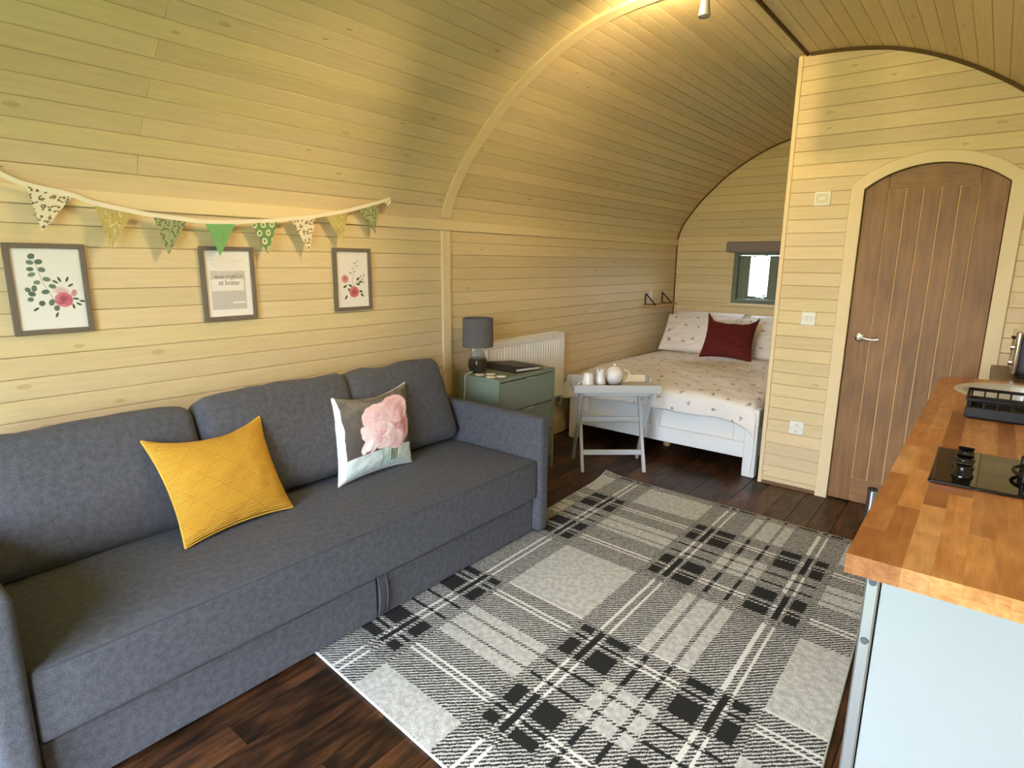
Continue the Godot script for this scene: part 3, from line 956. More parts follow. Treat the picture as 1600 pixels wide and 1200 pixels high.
func build_sofa() -> void:
	var z0 := -0.17
	var z1 := -2.43
	var t := thing("sofa", "long charcoal grey fabric sofa along the left wall", "sofa", V(0.53, 0, -1.3))
	var o := t.position
	var f: Material = M.sofa
	var puff := noise(1.6, 6, 2)
	for s in [[z0, z0 - 0.082], [z1 + 0.078, z1]]:
		var zc: float = (s[0] + s[1]) / 2
		obj("arm", Shape.new().soft(V(0.985, 0.62, absf(s[0] - s[1])), 0.024, 4, 8).done(), f, t, Transform3D(Basis(), V(0.5325, 0.33, zc) - o))
	obj("base", span(V(0.06, 0.035, z1 + 0.08) - o, V(0.965, 0.225, z0 - 0.084) - o, 0.01), f, t)
	obj("back_frame", Shape.new().soft(V(0.16, 0.56, 2.08), 0.04, 3, 4).done(), f, t, Transform3D(Basis(), V(0.13, 0.38, -1.3) - o))
	var zi0 := z0 - 0.086
	var zi1 := z1 + 0.082
	var seat := Shape.new().soft(V(0.70, 0.205, zi0 - zi1), 0.015, 4, 16, func(p: Vector3) -> Vector3:
		if p.y > 0.0: p.y += 0.016 * (1.0 - pow(absf(p.x) / 0.35, 4.0)) * (1.0 - pow(absf(p.z) / 1.04, 6.0)) + 0.004 * puff.get_noise_2d(p.x * 3, p.z * 3)
		return p)
	var st := obj("seat_cushion", seat.done(), f, t, Transform3D(Basis(), V(0.657, 0.313, (zi0 + zi1) / 2) - o))
	obj("welt", Shape.new().smooth().tube([V(0.3452, 0.0978, 1.02), V(0.3452, 0.0978, 0.3), V(0.3452, 0.0978, -0.4), V(0.3452, 0.0978, -1.02)], 0.0032, 6).done(), M.sofa_seam, st)
	var mid := -1.335
	for q in [[zi0 + 0.003, mid + 0.004], [mid - 0.004, zi1 - 0.003]]:
		obj("drawer_front", span(V(0.955, 0.018, q[1]) - o, V(0.978, 0.2, q[0]) - o, 0.008), f, t)
	# pull strap of the drawer
	var strap := Shape.new().smooth()
	var rows := []
	var uvs := []
	for k in 13:
		var y := lerpf(0.2, 0.03, k / 12.0)
		var b := 0.980 + 0.014 * sin(PI * k / 12.0)
		rows.append([V(b, y, mid + 0.004) - o, V(b + 0.004, y, mid - 0.014) - o, V(b, y, mid - 0.034) - o])
		uvs.append([Vector2(0, y), Vector2(0.5, y), Vector2(1, y)])
	strap.sheet(rows, uvs, true)
	note(obj("pull_strap", strap.done(), M.sofa_seam, t), "fabric pull strap on the drawer front")
	for e in [0.004, -0.034]:
		var pts := []
		for k in 13: pts.append(V(0.980 + 0.014 * sin(PI * k / 12.0), lerpf(0.2, 0.03, k / 12.0), mid + e) - o)
		obj("strap_piping", Shape.new().smooth().tube(pts, 0.003, 6).done(), f, t)
	for q in [[-2.335, -1.675, 0.0, 0.0], [-1.70, -0.99, 0.02, 0.004], [-0.985, -0.262, 0.0, -0.022]]:
		var l: float = q[1] - q[0]
		var sd: float = q[0] * 7.0
		var cu := Shape.new().soft(V(0.17, 0.47, l), 0.05, 5, 10, func(p: Vector3) -> Vector3:
			var e := (1.0 - pow(absf(p.z) / (l / 2), 4.0)) * (1.0 - pow(absf(p.y) / 0.235, 4.0))
			p.x += signf(p.x) * 0.03 * e + 0.012 * puff.get_noise_2d(p.z * 2.4 + sd, p.y * 2.4) * e
			p.y += 0.016 * puff.get_noise_2d(p.z * 2.0 + sd, 7.0) * clampf(p.y * 5.0, 0, 1) - 0.012 * pow(absf(p.z) / (l / 2), 6.0) * clampf(p.y * 5.0, 0, 1)
			return p)
		var lean := Basis(V(0, 0, 1), 0.40)
		obj("back_cushion", cu.done(), f, t, Transform3D(lean, V(0.315 + q[2], 0.645 + q[3], (q[0] + q[1]) / 2) - o))
	for q in [V(0.12, 0, -0.3), V(0.92, 0, -0.3), V(0.12, 0, -2.3), V(0.92, 0, -2.3)]:
		obj("foot", Shape.new().lathe(q - o, [Vector2(0, 0), Vector2(0.02, 0), Vector2(0.024, 0.036), Vector2(0, 0.036)], 16).done(), M.black, t)

func build_cushions() -> void:
	var c := [V(0.663, 0.437, -0.767), V(0.624, 0.437, -1.197), V(0.410, 0.778, -1.199), V(0.400, 0.772, -0.757)]
	var a := (c[0] + c[1]) / 2.0 as Vector3
	var t := thing("cushion", "mustard yellow ribbed cushion leaning on the sofa back", "cushion", a, 0, "")
	pillow(c, 0.105, M.yellow, t, "cover", a, 0.1, 0.035, 0.010, 0.6, 3)
	edge_piping(c, M.yellow_edge, t, a, 0.004, 0.1, 0.035)
	c = [V(0.583, 0.437, -1.444), V(0.570, 0.437, -1.88), V(0.385, 0.796, -2.01), V(0.378, 0.793, -1.555)]
	a = (c[0] + c[1]) / 2.0
	t = thing("cushion", "grey and white cushion printed with pink peonies in a vase", "cushion", a)
	pillow(c, 0.13, M.peony, t, "cover", a, 0.09, 0.03, 0.014, 0.62, 5)
	edge_piping(c, M.white_cloth, t, a, 0.003, 0.09, 0.03)
	c = [V(0.735, 0.603, -5.141), V(1.184, 0.603, -5.145), V(1.138, 0.94, -5.442), V(0.697, 0.968, -5.401)]
	a = (c[0] + c[1]) / 2.0
	t = thing("cushion", "deep red piped cushion leaning on the bed pillows", "cushion", a)
	pillow(c, 0.14, M.red, t, "cover", a, 0.11, 0.14, 0.016, 0.6, 8)
	edge_piping(c, M.red, t, a, 0.006, 0.11, 0.14)

func build_bed() -> void:
	var t := thing("bed", "white wooden double bed with panelled foot in the alcove", "bed", V(0.875, 0, -5.05))
	var o := t.position
	var w: Material = M.white_wood
	for x in [[0.13, 0.215], [1.535, 1.62]]:
		obj("bed_post", span(V(x[0], 0, -4.045) - o, V(x[1], 0.475, -3.975) - o, 0.006), w, t)
	var s := Shape.new()
	s.box(V(0.875, 0.18, -4.01) - o, V(1.32, 0.11, 0.04), 0.004)
	s.box(V(0.875, 0.42, -4.01) - o, V(1.32, 0.08, 0.045), 0.004)
	for x in [0.255, 0.875, 1.495]: s.box(V(x, 0.308, -4.01) - o, V(0.08, 0.145, 0.04), 0.004)
	var fb := obj("footboard", s.done(), w, t)
	for x in [0.565, 1.185]: obj("panel", box(V(0.54, 0.145, 0.014), 0.002, V(x, 0.308, -4.014) - o), w, fb)
	for x in [[0.13, 0.16], [1.59, 1.62]]:
		obj("side_rail", span(V(x[0], 0.14, -6.09) - o, V(x[1], 0.33, -4.045) - o, 0.004), w, t)
	obj("headboard", span(V(0.13, 0.0, -6.15) - o, V(1.62, 0.905, -6.115) - o, 0.008), w, t)
	obj("centre_leg", span(V(0.83, 0, -4.32) - o, V(0.875, 0.24, -4.275) - o, 0.003), M.pine, t)
	obj("slat_base", span(V(0.165, 0.24, -6.1) - o, V(1.585, 0.275, -4.05) - o, 0.004), M.pine, t)
	var mt := thing("mattress", "white mattress under the floral duvet on the bed", "mattress", V(0.875, 0.276, -5.07))
	obj("cover", Shape.new().soft(V(1.4, 0.25, 1.99), 0.04, 3, 4).done(), M.white_cloth, mt, Transform3D(Basis(), V(0, 0.126, 0)))
	# duvet
	var d := thing("duvet", "white duvet with small grey and rose sprigs over the bed", "duvet", V(0.87, 0.55, -4.9))
	var no := noise(1.3, 12, 3)
	var fine := noise(3.6, 14, 2)
	var left := 0.10
	var right := 1.605
	var foot := -3.995
	var nx := 84
	var nz := 92
	var grid := []
	var uvs := []
	for j in nz + 1:
		var row := []
		var ur := []
		for i in nx + 1:
			var u := lerpf(-0.02, 1.90, i / float(nx))         # cloth coordinates
			var v := lerpf(-5.62, -3.845, j / float(nz))
			u = lerpf(left - 0.13, right + 0.27, i / float(nx))
			var ox := 0.0
			var x := u
			var r := 0.06
			if u < left: ox = left - u; x = left - r * sin(minf(ox / r, PI / 2))
			elif u > right - r:
				ox = u - right + r
				x = right - r + r * sin(minf(ox / r, PI / 2))
			var oz := 0.0
			var z := v
			if v > foot - r:
				oz = v - foot + r
				z = foot - r + (r + 0.032) * sin(minf(oz / r, PI / 2))
			var dx := 0.0
			if ox > 0: dx = r * (1 - cos(minf(ox / r, PI / 2))) + maxf(0.0, ox - r * PI / 2)
			if u < left: dx *= 0.75
			var dz := 0.0
			if oz > 0: dz = r * (1 - cos(minf(oz / r, PI / 2))) + maxf(0.0, oz - r * PI / 2)
			var y := 0.588 - dx - dz * 0.9
			y -= 0.05 * exp(-maxf(0.0, u - left) * 7.0) * (1.0 if u < 0.8 else 0.0)
			y -= 0.03 * exp(-maxf(0.0, right - u) * 6.0)
			y -= 0.045 * smoothstep(-4.7, -4.0, v)
			y -= 0.02 * smoothstep(-5.2, -5.5, v)
			y += 0.02 * no.get_noise_2d(u * 1.5, v * 1.2) + 0.007 * fine.get_noise_2d(u * 2.0, v * 2.0 + 3.0)
			var hang := clampf((oz - 0.09) * 6.0, 0, 1)
			z += hang * (0.016 * sin(u * 17.0 + 2.0 * no.get_noise_2d(u, 1.0)) + 0.012 * fine.get_noise_2d(u * 3.0, v))
			var hx := clampf((ox - 0.09) * 6.0, 0, 1)
			x += hx * (0.008 * sin(v * 15.0)) * (1.0 if u > 1.0 else 0.3)
			x = clampf(x, 0.022, 1.648)
			if hang > 0 and u > 1.3: y -= 0.06 * hang * smoothstep(1.4, 1.7, u)
			row.append(V(x, y, z) - d.position)
			ur.append(Vector2(u / 0.74, v / 0.74))
		grid.append(row)
		uvs.append(ur)
	var top := Shape.new().smooth().sheet(grid, uvs, true)
	# hem that turns under at the foot
	var last: Array = grid[nz]
	var g2 := []
	var u2 := []
	for k in 4:
		var row := []
		var ur := []
		for i in nx + 1:
			var a := k * PI / 3.0
			row.append(last[i] + V(0, -0.012 * sin(a), -0.009 * (1 - cos(a))))
			ur.append(uvs[nz][i] + Vector2(0, 0.01 * k))
		g2.append(row)
		u2.append(ur)
	top.sheet(g2, u2, true)
	obj("duvet_cover", top.done(), M.linen, d)
	# pillows
	var rows := [["pillow", "white sprigged pillow leaning at the left end of the bed head", [V(0.17, 0.575, -5.5), V(0.86, 0.575, -5.5), V(0.84, 0.90, -5.77), V(0.15, 0.905, -5.77)], M.linen_pillow],
		["pillow", "white sprigged pillow partly behind the red cushion, nearer the partition", [V(0.90, 0.57, -5.52), V(1.58, 0.57, -5.52), V(1.56, 0.90, -5.78), V(0.88, 0.905, -5.78)], M.linen_pillow],
		["pillow", "plain white pillow standing behind the left sprigged pillow", [V(0.12, 0.56, -5.80), V(0.82, 0.56, -5.80), V(0.82, 0.925, -6.03), V(0.12, 0.93, -6.03)], M.white_cloth],
		["pillow", "plain white pillow standing behind the right sprigged pillow", [V(0.88, 0.56, -5.80), V(1.58, 0.56, -5.80), V(1.58, 0.925, -6.03), V(0.88, 0.92, -6.03)], M.white_cloth]]
	for k in 4:
		var c: Array = rows[k][2]
		var a: Vector3 = (c[0] + c[1]) / 2.0
		var p := thing(rows[k][0], rows[k][1], "pillow", a, 0, "bed pillows")
		pillow(c, 0.15, rows[k][3], p, "pillowcase", a, 0.03, 0.0, 0.02, 0.5, 20 + k)

func plate(called: String, label: String, cat: String, at: Vector3, w: float, h: float, facing := "back", parent: Node = null) -> Node3D:
	var t := thing(called, label, cat, at)
	t.basis = frame_of(facing)
	obj("plate", box(V(w, h, 0.009), 0.003, V(0, 0, 0.0045)), M.white_plastic, t)
	return t

func build_wall_things() -> void:
	# pictures
	var pics := [[-0.528, -0.772, 1.139, 1.467, "grey framed print of eucalyptus leaves and a pink rose", "picture", 0],
		[-1.194, -1.437, 1.144, 1.472, "grey framed print with lettering, between the two flower prints", "picture", 1],
		[-1.870, -2.108, 1.151, 1.480, "grey framed print of two pink roses, nearest the lamp", "picture", 2]]
	for p in pics:
		var w: float = absf(p[0] - p[1])
		var h: float = p[3] - p[2]
		var t := thing("picture", p[4], "picture", V(0.001, p[2], (p[0] + p[1]) / 2), 0, "framed prints on the left wall")
		t.basis = frame_of("left")
		var s := Shape.new()
		var b := 0.018
		for q in [[-w / 2, -w / 2 + b, 0, h], [w / 2 - b, w / 2, 0, h], [-w / 2 + b, w / 2 - b, 0, b], [-w / 2 + b, w / 2 - b, h - b, h]]:
			s.box(V((q[0] + q[1]) / 2, (q[2] + q[3]) / 2, 0.009), V(q[1] - q[0], q[3] - q[2], 0.018), 0.0015)
		obj("frame", s.done(), M.frame_grey, t)
		s = Shape.new()
		var iw := w / 2 - b
		s.box(V(0, h / 2, 0.004), V(2 * iw, h - 2 * b, 0.006), 0.0)
		obj("backing", s.done(), M.white_cloth, t)
		s = Shape.new()
		s.quad(V(-iw, b, 0.0078), V(iw, b, 0.0078), V(iw, h - b, 0.0078), V(-iw, h - b, 0.0078), Vector2(0, 1), Vector2(1, 1), Vector2(1, 0), Vector2(0, 0))
		var pr := obj("print", s.done(), M["print_%d" % p[6]], t)
		if p[6] == 1:
			var words := [["MAKE YOURSELF", 0.0115, 0.182, false], ["at home", 0.019, 0.155, true]]
			for q in words:
				var tm := TextMesh.new()
				var fo := SystemFont.new()
				fo.font_names = PackedStringArray(["Droid Serif"])
				fo.font_italic = q[3]
				tm.font = fo
				tm.text = q[0]
				tm.font_size = 32
				tm.pixel_size = q[1] / 24.0
				tm.depth = 0.0004
				obj("lettering", tm, M.ink, pr, Transform3D(Basis(), V(0, q[2] + 0.012, 0.0081)))
	# bunting
	var bt := thing("bunting", "string of fabric flags strung along the left wall above the pictures", "bunting", V(0.045, 1.75, -1.4))
	var o := bt.position
	var line := [V(0.03, 1.99, -0.10), V(0.04, 1.80, -0.36), V(0.048, 1.694, -0.549), V(0.049, 1.665, -0.614), V(0.05, 1.642, -0.742), V(0.05, 1.619, -0.811), V(0.05, 1.597, -0.939), V(0.05, 1.588, -1.012), V(0.05, 1.577, -1.14), V(0.05, 1.573, -1.213), V(0.05, 1.579, -1.347), V(0.05, 1.586, -1.419), V(0.05, 1.598, -1.548), V(0.05, 1.609, -1.621), V(0.05, 1.628, -1.751), V(0.05, 1.640, -1.81), V(0.05, 1.670, -1.949), V(0.05, 1.687, -2.01), V(0.052, 1.727, -2.151), V(0.054, 1.752, -2.223)]
	line[0].x = arc_x(1.99) + 0.01
	line[1].x = arc_x(1.80) + 0.02
	var cur := Curve3D.new()
	for i in line.size():
		var tan: Vector3 = (line[mini(i + 1, line.size() - 1)] - line[maxi(i - 1, 0)]) / 6.0
		cur.add_point(line[i] - o, -tan, tan)
	var pts := cur.tessellate_even_length(4, 0.012)
	var rows := []
	var uvs := []
	for i in pts.size():
		var d: Vector3 = (pts[mini(i + 1, pts.size() - 1)] - pts[maxi(i - 1, 0)]).normalized()
		var up := Vector3.RIGHT.cross(d).normalized()
		if up.y < 0: up = -up
		var hw := 0.0085
		var ring := [pts[i] - up * hw + V(0.0014, 0, 0), pts[i] + up * hw + V(0.0014, 0, 0), pts[i] + up * hw - V(0.0014, 0, 0), pts[i] - up * hw - V(0.0014, 0, 0), pts[i] - up * hw + V(0.0014, 0, 0)]
		rows.append(ring)
		var u := []
		for k in 5: u.append(Vector2(i * 0.1, k * 0.25))
		uvs.append(u)
	obj("tape", Shape.new().sheet(rows, uvs, true).done(), M.tape, bt)
	var flags := [[-0.614, 1.665, -0.748, 1.643, 1.507, -0.642, 0], [-0.813, 1.618, -0.941, 1.597, 1.449, -0.846, 1], [-1.012, 1.588, -1.142, 1.577, 1.433, -1.056, 2], [-1.213, 1.573, -1.349, 1.579, 1.430, -1.266, 3],
		[-1.419, 1.586, -1.550, 1.598, 1.442, -1.488, 4], [-1.621, 1.609, -1.753, 1.628, 1.458, -1.707, 0], [-1.812, 1.640, -1.951, 1.671, 1.503, -1.904, 1], [-2.010, 1.687, -2.152, 1.727, 1.560, -2.118, 2]]
	var no := noise(3.0, 17, 2)
	for i in flags.size():
		var q: Array = flags[i]
		var a := V(0.0505, q[1] - 0.004, q[0])
		var b := V(0.0505, q[3] - 0.004, q[2])
		var tip := V(0.0505, q[4], q[5])
		var g := []
		var gb := []
		var ug := []
		for j in 13:
			var r := []
			var rb := []
			var ru := []
			for k in 9:
				var w := k / 8.0
				var hgt := j / 12.0
				var p: Vector3 = a.lerp(tip, hgt).lerp(b.lerp(tip, hgt), w)
				p.x += 0.008 * no.get_noise_2d(p.z * 9.0, p.y * 9.0) * minf(1.0, hgt * 3.0) + 0.004 * hgt * sin(i * 2.1)
				r.append(p - o)
				rb.append(p - o - V(0.0012, 0, 0))
				ru.append(Vector2(lerpf(w, 0.5, hgt), hgt))
			g.append(r)
			gb.append(rb)
			ug.append(ru)
		var s := Shape.new().smooth(1)
		s.sheet(g, ug, true)
		s.smooth(2)
		s.sheet(gb, ug, false)
		obj("flag", s.done(), M["flag_%d" % q[6]], bt)
	var knot := Shape.new().smooth()
	knot.tube([V(0.055, 1.752, -2.222) - o, V(0.066, 1.735, -2.215) - o, V(0.064, 1.712, -2.198) - o], 0.007, 7)
	knot.tube([V(0.055, 1.752, -2.222) - o, V(0.068, 1.742, -2.20) - o, V(0.066, 1.722, -2.184) - o], 0.006, 7)
	obj("knot", knot.done(), M.tape, bt)
	# radiator
	var rd := thing("radiator", "white ribbed panel radiator on the wall behind the green drawers", "radiator", V(0, 0.36, -3.43))
	rd.basis = frame_of("left")
	var prof := PackedVector2Array()
	var nr := 30
	var pw := 0.966 / nr
	for i in nr:
		var x0 := -0.483 + pw * i
		prof.append_array(PackedVector2Array([Vector2(x0 + 0.001, 0.0), Vector2(x0 + pw * 0.28, 0.0), Vector2(x0 + pw * 0.4, 0.009), Vector2(x0 + pw * 0.88, 0.009)]))
	var s := Shape.new()
	for i in prof.size() - 1:
		s.quad(V(prof[i].x, 0.02, 0.085 + prof[i].y), V(prof[i + 1].x, 0.02, 0.085 + prof[i + 1].y), V(prof[i + 1].x, 0.47, 0.085 + prof[i + 1].y), V(prof[i].x, 0.47, 0.085 + prof[i].y))
	s.box(V(0, 0.245, 0.079), V(0.97, 0.45, 0.012), 0.002)
	s.box(V(0, 0.492, 0.086), V(0.985, 0.046, 0.022), 0.006)
	s.box(V(0, 0.012, 0.086), V(0.985, 0.024, 0.02), 0.006)
	obj("panel", s.done(), M.white_paint, rd)
	s = Shape.new()
	for k in 2: s.box(V(-0.492 + 0.984 * k, 0.26, 0.055), V(0.014, 0.5, 0.085), 0.004)
	obj("side_cover", s.done(), M.white_paint, rd)
	s = Shape.new()
	for k in 40: s.box(V(-0.47 + k * 0.0241, 0.513, 0.05), V(0.008, 0.006, 0.06), 0.001)
	s.box(V(0, 0.513, 0.02), V(0.97, 0.007, 0.012), 0.001)
	obj("top_grille", s.done(), M.white_paint, rd)
	obj("wall_bracket", box(V(0.7, 0.3, 0.03), 0.002, V(0, 0.25, 0.016)), M.white_paint, rd)
	# wall boxes by the radiator
	var t := plate("heater_switch", "white switched heater outlet with dark rocker beside the radiator", "switch", V(0, 0.498, -4.005), 0.12, 0.146, "left")
	obj("rocker", box(V(0.028, 0.042, 0.006), 0.002, V(0.028, -0.032, 0.011)), M.black, t)
	obj("indicator", box(V(0.022, 0.02, 0.004), 0.001, V(0.03, -0.066, 0.0105)), M.dark_red, t)
	obj("screw", Shape.new().lathe(Vector3.ZERO, [Vector2(0, 0), Vector2(0.004, 0), Vector2(0.003, 0.002), Vector2(0, 0.002)], 10).done(), M.steel, t, Transform3D(Basis(Vector3.RIGHT, PI / 2), V(0.03, 0.05, 0.009)))
	t = plate("wall_socket", "white plug socket below the heater switch near the bed", "socket", V(0, 0.348, -4.012), 0.12, 0.10, "left")
	obj("plug", box(V(0.045, 0.05, 0.03), 0.008, V(0.015, 0.0, 0.024)), M.white_plastic, t)
	obj("lead", Shape.new().smooth().tube([V(0.0, -0.02, 0.034), V(-0.02, -0.05, 0.05), V(-0.06, -0.07, 0.05), V(-0.1, -0.06, 0.03)], 0.0035, 6).done(), M.white_plastic, t)
	t = plate("wall_socket", "white socket plate above the bedside shelf", "socket", V(0, 1.105, -5.60), 0.086, 0.086, "left")
	obj("insert", box(V(0.05, 0.05, 0.003), 0.001, V(0, 0, 0.0105)), M.white_plastic, t)
	# shelf
	var sh := thing("wall_shelf", "small wooden shelf on black brackets beside the bed head", "shelf", V(0, 1.0, -5.72))
	obj("shelf_board", box(V(0.13, 0.016, 0.5), 0.002, V(0.066, 0, 0)), M.shelf_wood, sh)
	for z in [0.22, -0.165]:
		s = Shape.new()
		s.box(V(0.004, 0.055, z), V(0.006, 0.13, 0.022), 0.001)
		s.box(V(0.062, 0.012, z), V(0.115, 0.006, 0.022), 0.001)
		s.bar(V(0.008, 0.115, z), V(0.11, 0.015, z), 0.006, 0.022, Vector3.UP, 0.001)
		note(obj("bracket", s.done(), M.black, sh), "black metal bracket")
	# roller blind above the window
	var bl := thing("roller_blind", "closed grey roller blind cassette above the small window", "blind", V(0.864, 1.583, BACK + 0.001))
	obj("cassette", Shape.new().box(V(0, 0, 0.035), V(0.62, 0.10, 0.07), 0.008).done(), M.blind, bl)
	obj("bottom_bar", Shape.new().box(V(0, -0.052, 0.03), V(0.57, 0.012, 0.016), 0.003).done(), M.blind, bl)
	# plates on the partition
	t = plate("pull_switch", "pale switch plate with a wide rocker, topmost of three beside the oak door", "switch", V(1.862, 1.796, PART), 0.088, 0.08)
	obj("rocker", box(V(0.04, 0.018, 0.006), 0.002, V(0, 0.0, 0.011)), M.white_plastic, t)
	obj("surround", box(V(0.066, 0.056, 0.003), 0.001, V(0, 0, 0.0095)), M.ivory, t)
	t = plate("light_switch", "white double light switch at handle height beside the oak door", "switch", V(1.858, 1.097, PART), 0.084, 0.082)
	for x in [-0.011, 0.011]: obj("rocker", Shape.new().box(Vector3.ZERO, V(0.017, 0.028, 0.006), 0.001, Basis(Vector3.RIGHT, 0.16)).done(), M.white_plastic, t, Transform3D(Basis(), V(x, 0, 0.0105)))
	for x in [-0.034, 0.034]: obj("screw", Shape.new().lathe(Vector3.ZERO, [Vector2(0, 0), Vector2(0.003, 0), Vector2(0.0025, 0.0015), Vector2(0, 0.0015)], 10).done(), M.steel, t, Transform3D(Basis(Vector3.RIGHT, PI / 2), V(x, 0, 0.009)))
	t = plate("fan_switch", "white plate with a round knob low on the wall beside the oak door", "switch", V(1.859, 0.409, PART), 0.086, 0.086)
	obj("knob", Shape.new().lathe(Vector3.ZERO, [Vector2(0, 0), Vector2(0.012, 0), Vector2(0.011, 0.008), Vector2(0, 0.009)], 20).done(), M.white_plastic, t, Transform3D(Basis(Vector3.RIGHT, PI / 2), V(0, 0.012, 0.009)))
	obj("indicator", box(V(0.008, 0.004, 0.002), 0.0005, V(0.0, -0.026, 0.0095)), M.black, t)
	for x in [-0.033, 0.033]: obj("screw", Shape.new().lathe(Vector3.ZERO, [Vector2(0, 0), Vector2(0.003, 0), Vector2(0.0025, 0.0015), Vector2(0, 0.0015)], 10).done(), M.steel, t, Transform3D(Basis(Vector3.RIGHT, PI / 2), V(x, -0.01, 0.009)))

func build_chest() -> void:
	var x0 := 0.115
	var x1 := 0.452
	var z0 := -2.69
	var z1 := -3.29
	var top := 0.713
	var t := thing("chest_of_drawers", "sage green chest of drawers between sofa arm and radiator", "drawers", V(0.28, 0, -2.99))
	var o := t.position
	obj("top", span(V(x0, top - 0.02, z1) - o, V(x1, top, z0) - o, 0.002), M.sage, t)
	obj("side_panel", span(V(x0, 0, z0 - 0.018) - o, V(x1 - 0.001, top - 0.02, z0) - o, 0.0015), M.sage, t)
	obj("side_panel", span(V(x0, 0, z1) - o, V(x1 - 0.001, top - 0.02, z1 + 0.018) - o, 0.0015), M.sage, t)
	obj("carcass", span(V(x0 + 0.004, 0.02, z1 + 0.018) - o, V(x1 - 0.03, top - 0.021, z0 - 0.018) - o, 0.0), M.black, t)
	for k in 3:
		var y1 := top - 0.027 - k * 0.2
		var dr := obj("drawer", span(V(x1 - 0.028, y1 - 0.192, z1 + 0.021) - o, V(x1 - 0.002, y1, z0 - 0.021) - o, 0.002), M.sage, t)
		obj("pull", span(V(x1 - 0.003, y1 - 0.006, -3.06) - o, V(x1 + 0.004, y1 + 0.0005, -2.97) - o, 0.001), M.steel, dr)
	# lamp
	var lp := thing("table_lamp", "small glass table lamp with grey drum shade on the green drawers", "lamp", V(0.185, top, -2.80))
	var gl := [Vector2(0.0, 0.0), Vector2(0.042, 0.0), Vector2(0.056, 0.012), Vector2(0.066, 0.04), Vector2(0.065, 0.07), Vector2(0.053, 0.105), Vector2(0.036, 0.135), Vector2(0.024, 0.15), Vector2(0.022, 0.16), Vector2(0.0, 0.16)]
	obj("base", Shape.new().lathe(Vector3.ZERO, gl, 36).done(), M.lamp_glass, lp)
	obj("lower_glass", Shape.new().lathe(V(0, 0.003, 0), [Vector2(0.0, 0.0), Vector2(0.038, 0.0), Vector2(0.053, 0.012), Vector2(0.0635, 0.038), Vector2(0.0625, 0.068), Vector2(0.055, 0.092), Vector2(0.0, 0.094)], 36).done(), M.smoke, lp)
	obj("holder", Shape.new().lathe(Vector3.ZERO, [Vector2(0.0, 0.161), Vector2(0.018, 0.161), Vector2(0.018, 0.2), Vector2(0.014, 0.215), Vector2(0.0, 0.215)], 20).done(), M.dark_cap, lp)
	var shade := [Vector2(0.098, 0.168), Vector2(0.095, 0.168), Vector2(0.093, 0.348), Vector2(0.096, 0.35)]
	shade.reverse()
	obj("lamp_shade", Shape.new().lathe(Vector3.ZERO, [Vector2(0.0965, 0.17), Vector2(0.099, 0.17), Vector2(0.097, 0.352), Vector2(0.0945, 0.352), Vector2(0.0962, 0.17)], 44).done(), M.shade, lp)
	obj("shade_ring", Shape.new().smooth().tube([V(-0.095, 0.2, 0), V(0.095, 0.2, 0)], 0.0015, 5).done(), M.steel, lp)
	obj("cable", Shape.new().smooth().tube([V(0.02, 0.02, 0.072), V(0.0, 0.006, 0.10), V(-0.005, -0.01, 0.117), V(-0.006, -0.1, 0.119), V(-0.018, -0.24, 0.12), V(-0.03, -0.5, 0.122)], 0.0028, 6).done(), M.white_plastic, lp)
	# ring binder
	var bd := thing("ring_binder", "dark brown ring binder lying on the green drawers", "binder", V(0.27, top, -3.07), -0.09)
	var wed := Shape.new()
	var bp := func(x: float, y: float, z: float) -> Vector3: return V(x, y, z)
	wed.box(V(0, 0.002, 0), V(0.29, 0.004, 0.27), 0.001)
	wed.box(V(0, 0.022, 0.134), V(0.29, 0.042, 0.004), 0.001)
	var lid := Basis(Vector3.RIGHT, -0.085)
	wed.box(V(0, 0.0325, 0.0), V(0.29, 0.004, 0.272), 0.001, lid)
	obj("cover", wed.done(), M.binder, bd)
	obj("pages", Shape.new().box(V(0.0, 0.0145, 0.01), V(0.272, 0.012, 0.235), 0.002, Basis(Vector3.RIGHT, -0.03)).done(), M.paper, bd)
	for k in 4:
		var at: Vector3 = [V(0.245, top, -2.752), V(0.286, top, -2.81), V(0.352, top, -2.735), V(0.387, top, -2.792)][k]
		var words: String = ["leftmost, nearest the lamp", "farthest back, beside the binder", "nearest the front left edge of the top", "rightmost, nearest the drawer fronts"][k]
		var c := thing("coaster", "small round white coaster on the green drawers, " + words, "coaster", at, 0, "round coasters on the green drawers")
		obj("disc", Shape.new().lathe(Vector3.ZERO, [Vector2(0, 0), Vector2(0.029, 0), Vector2(0.03, 0.001), Vector2(0.03, 0.004), Vector2(0.0285, 0.005), Vector2(0, 0.005)], 28).done(), M.paper, c)

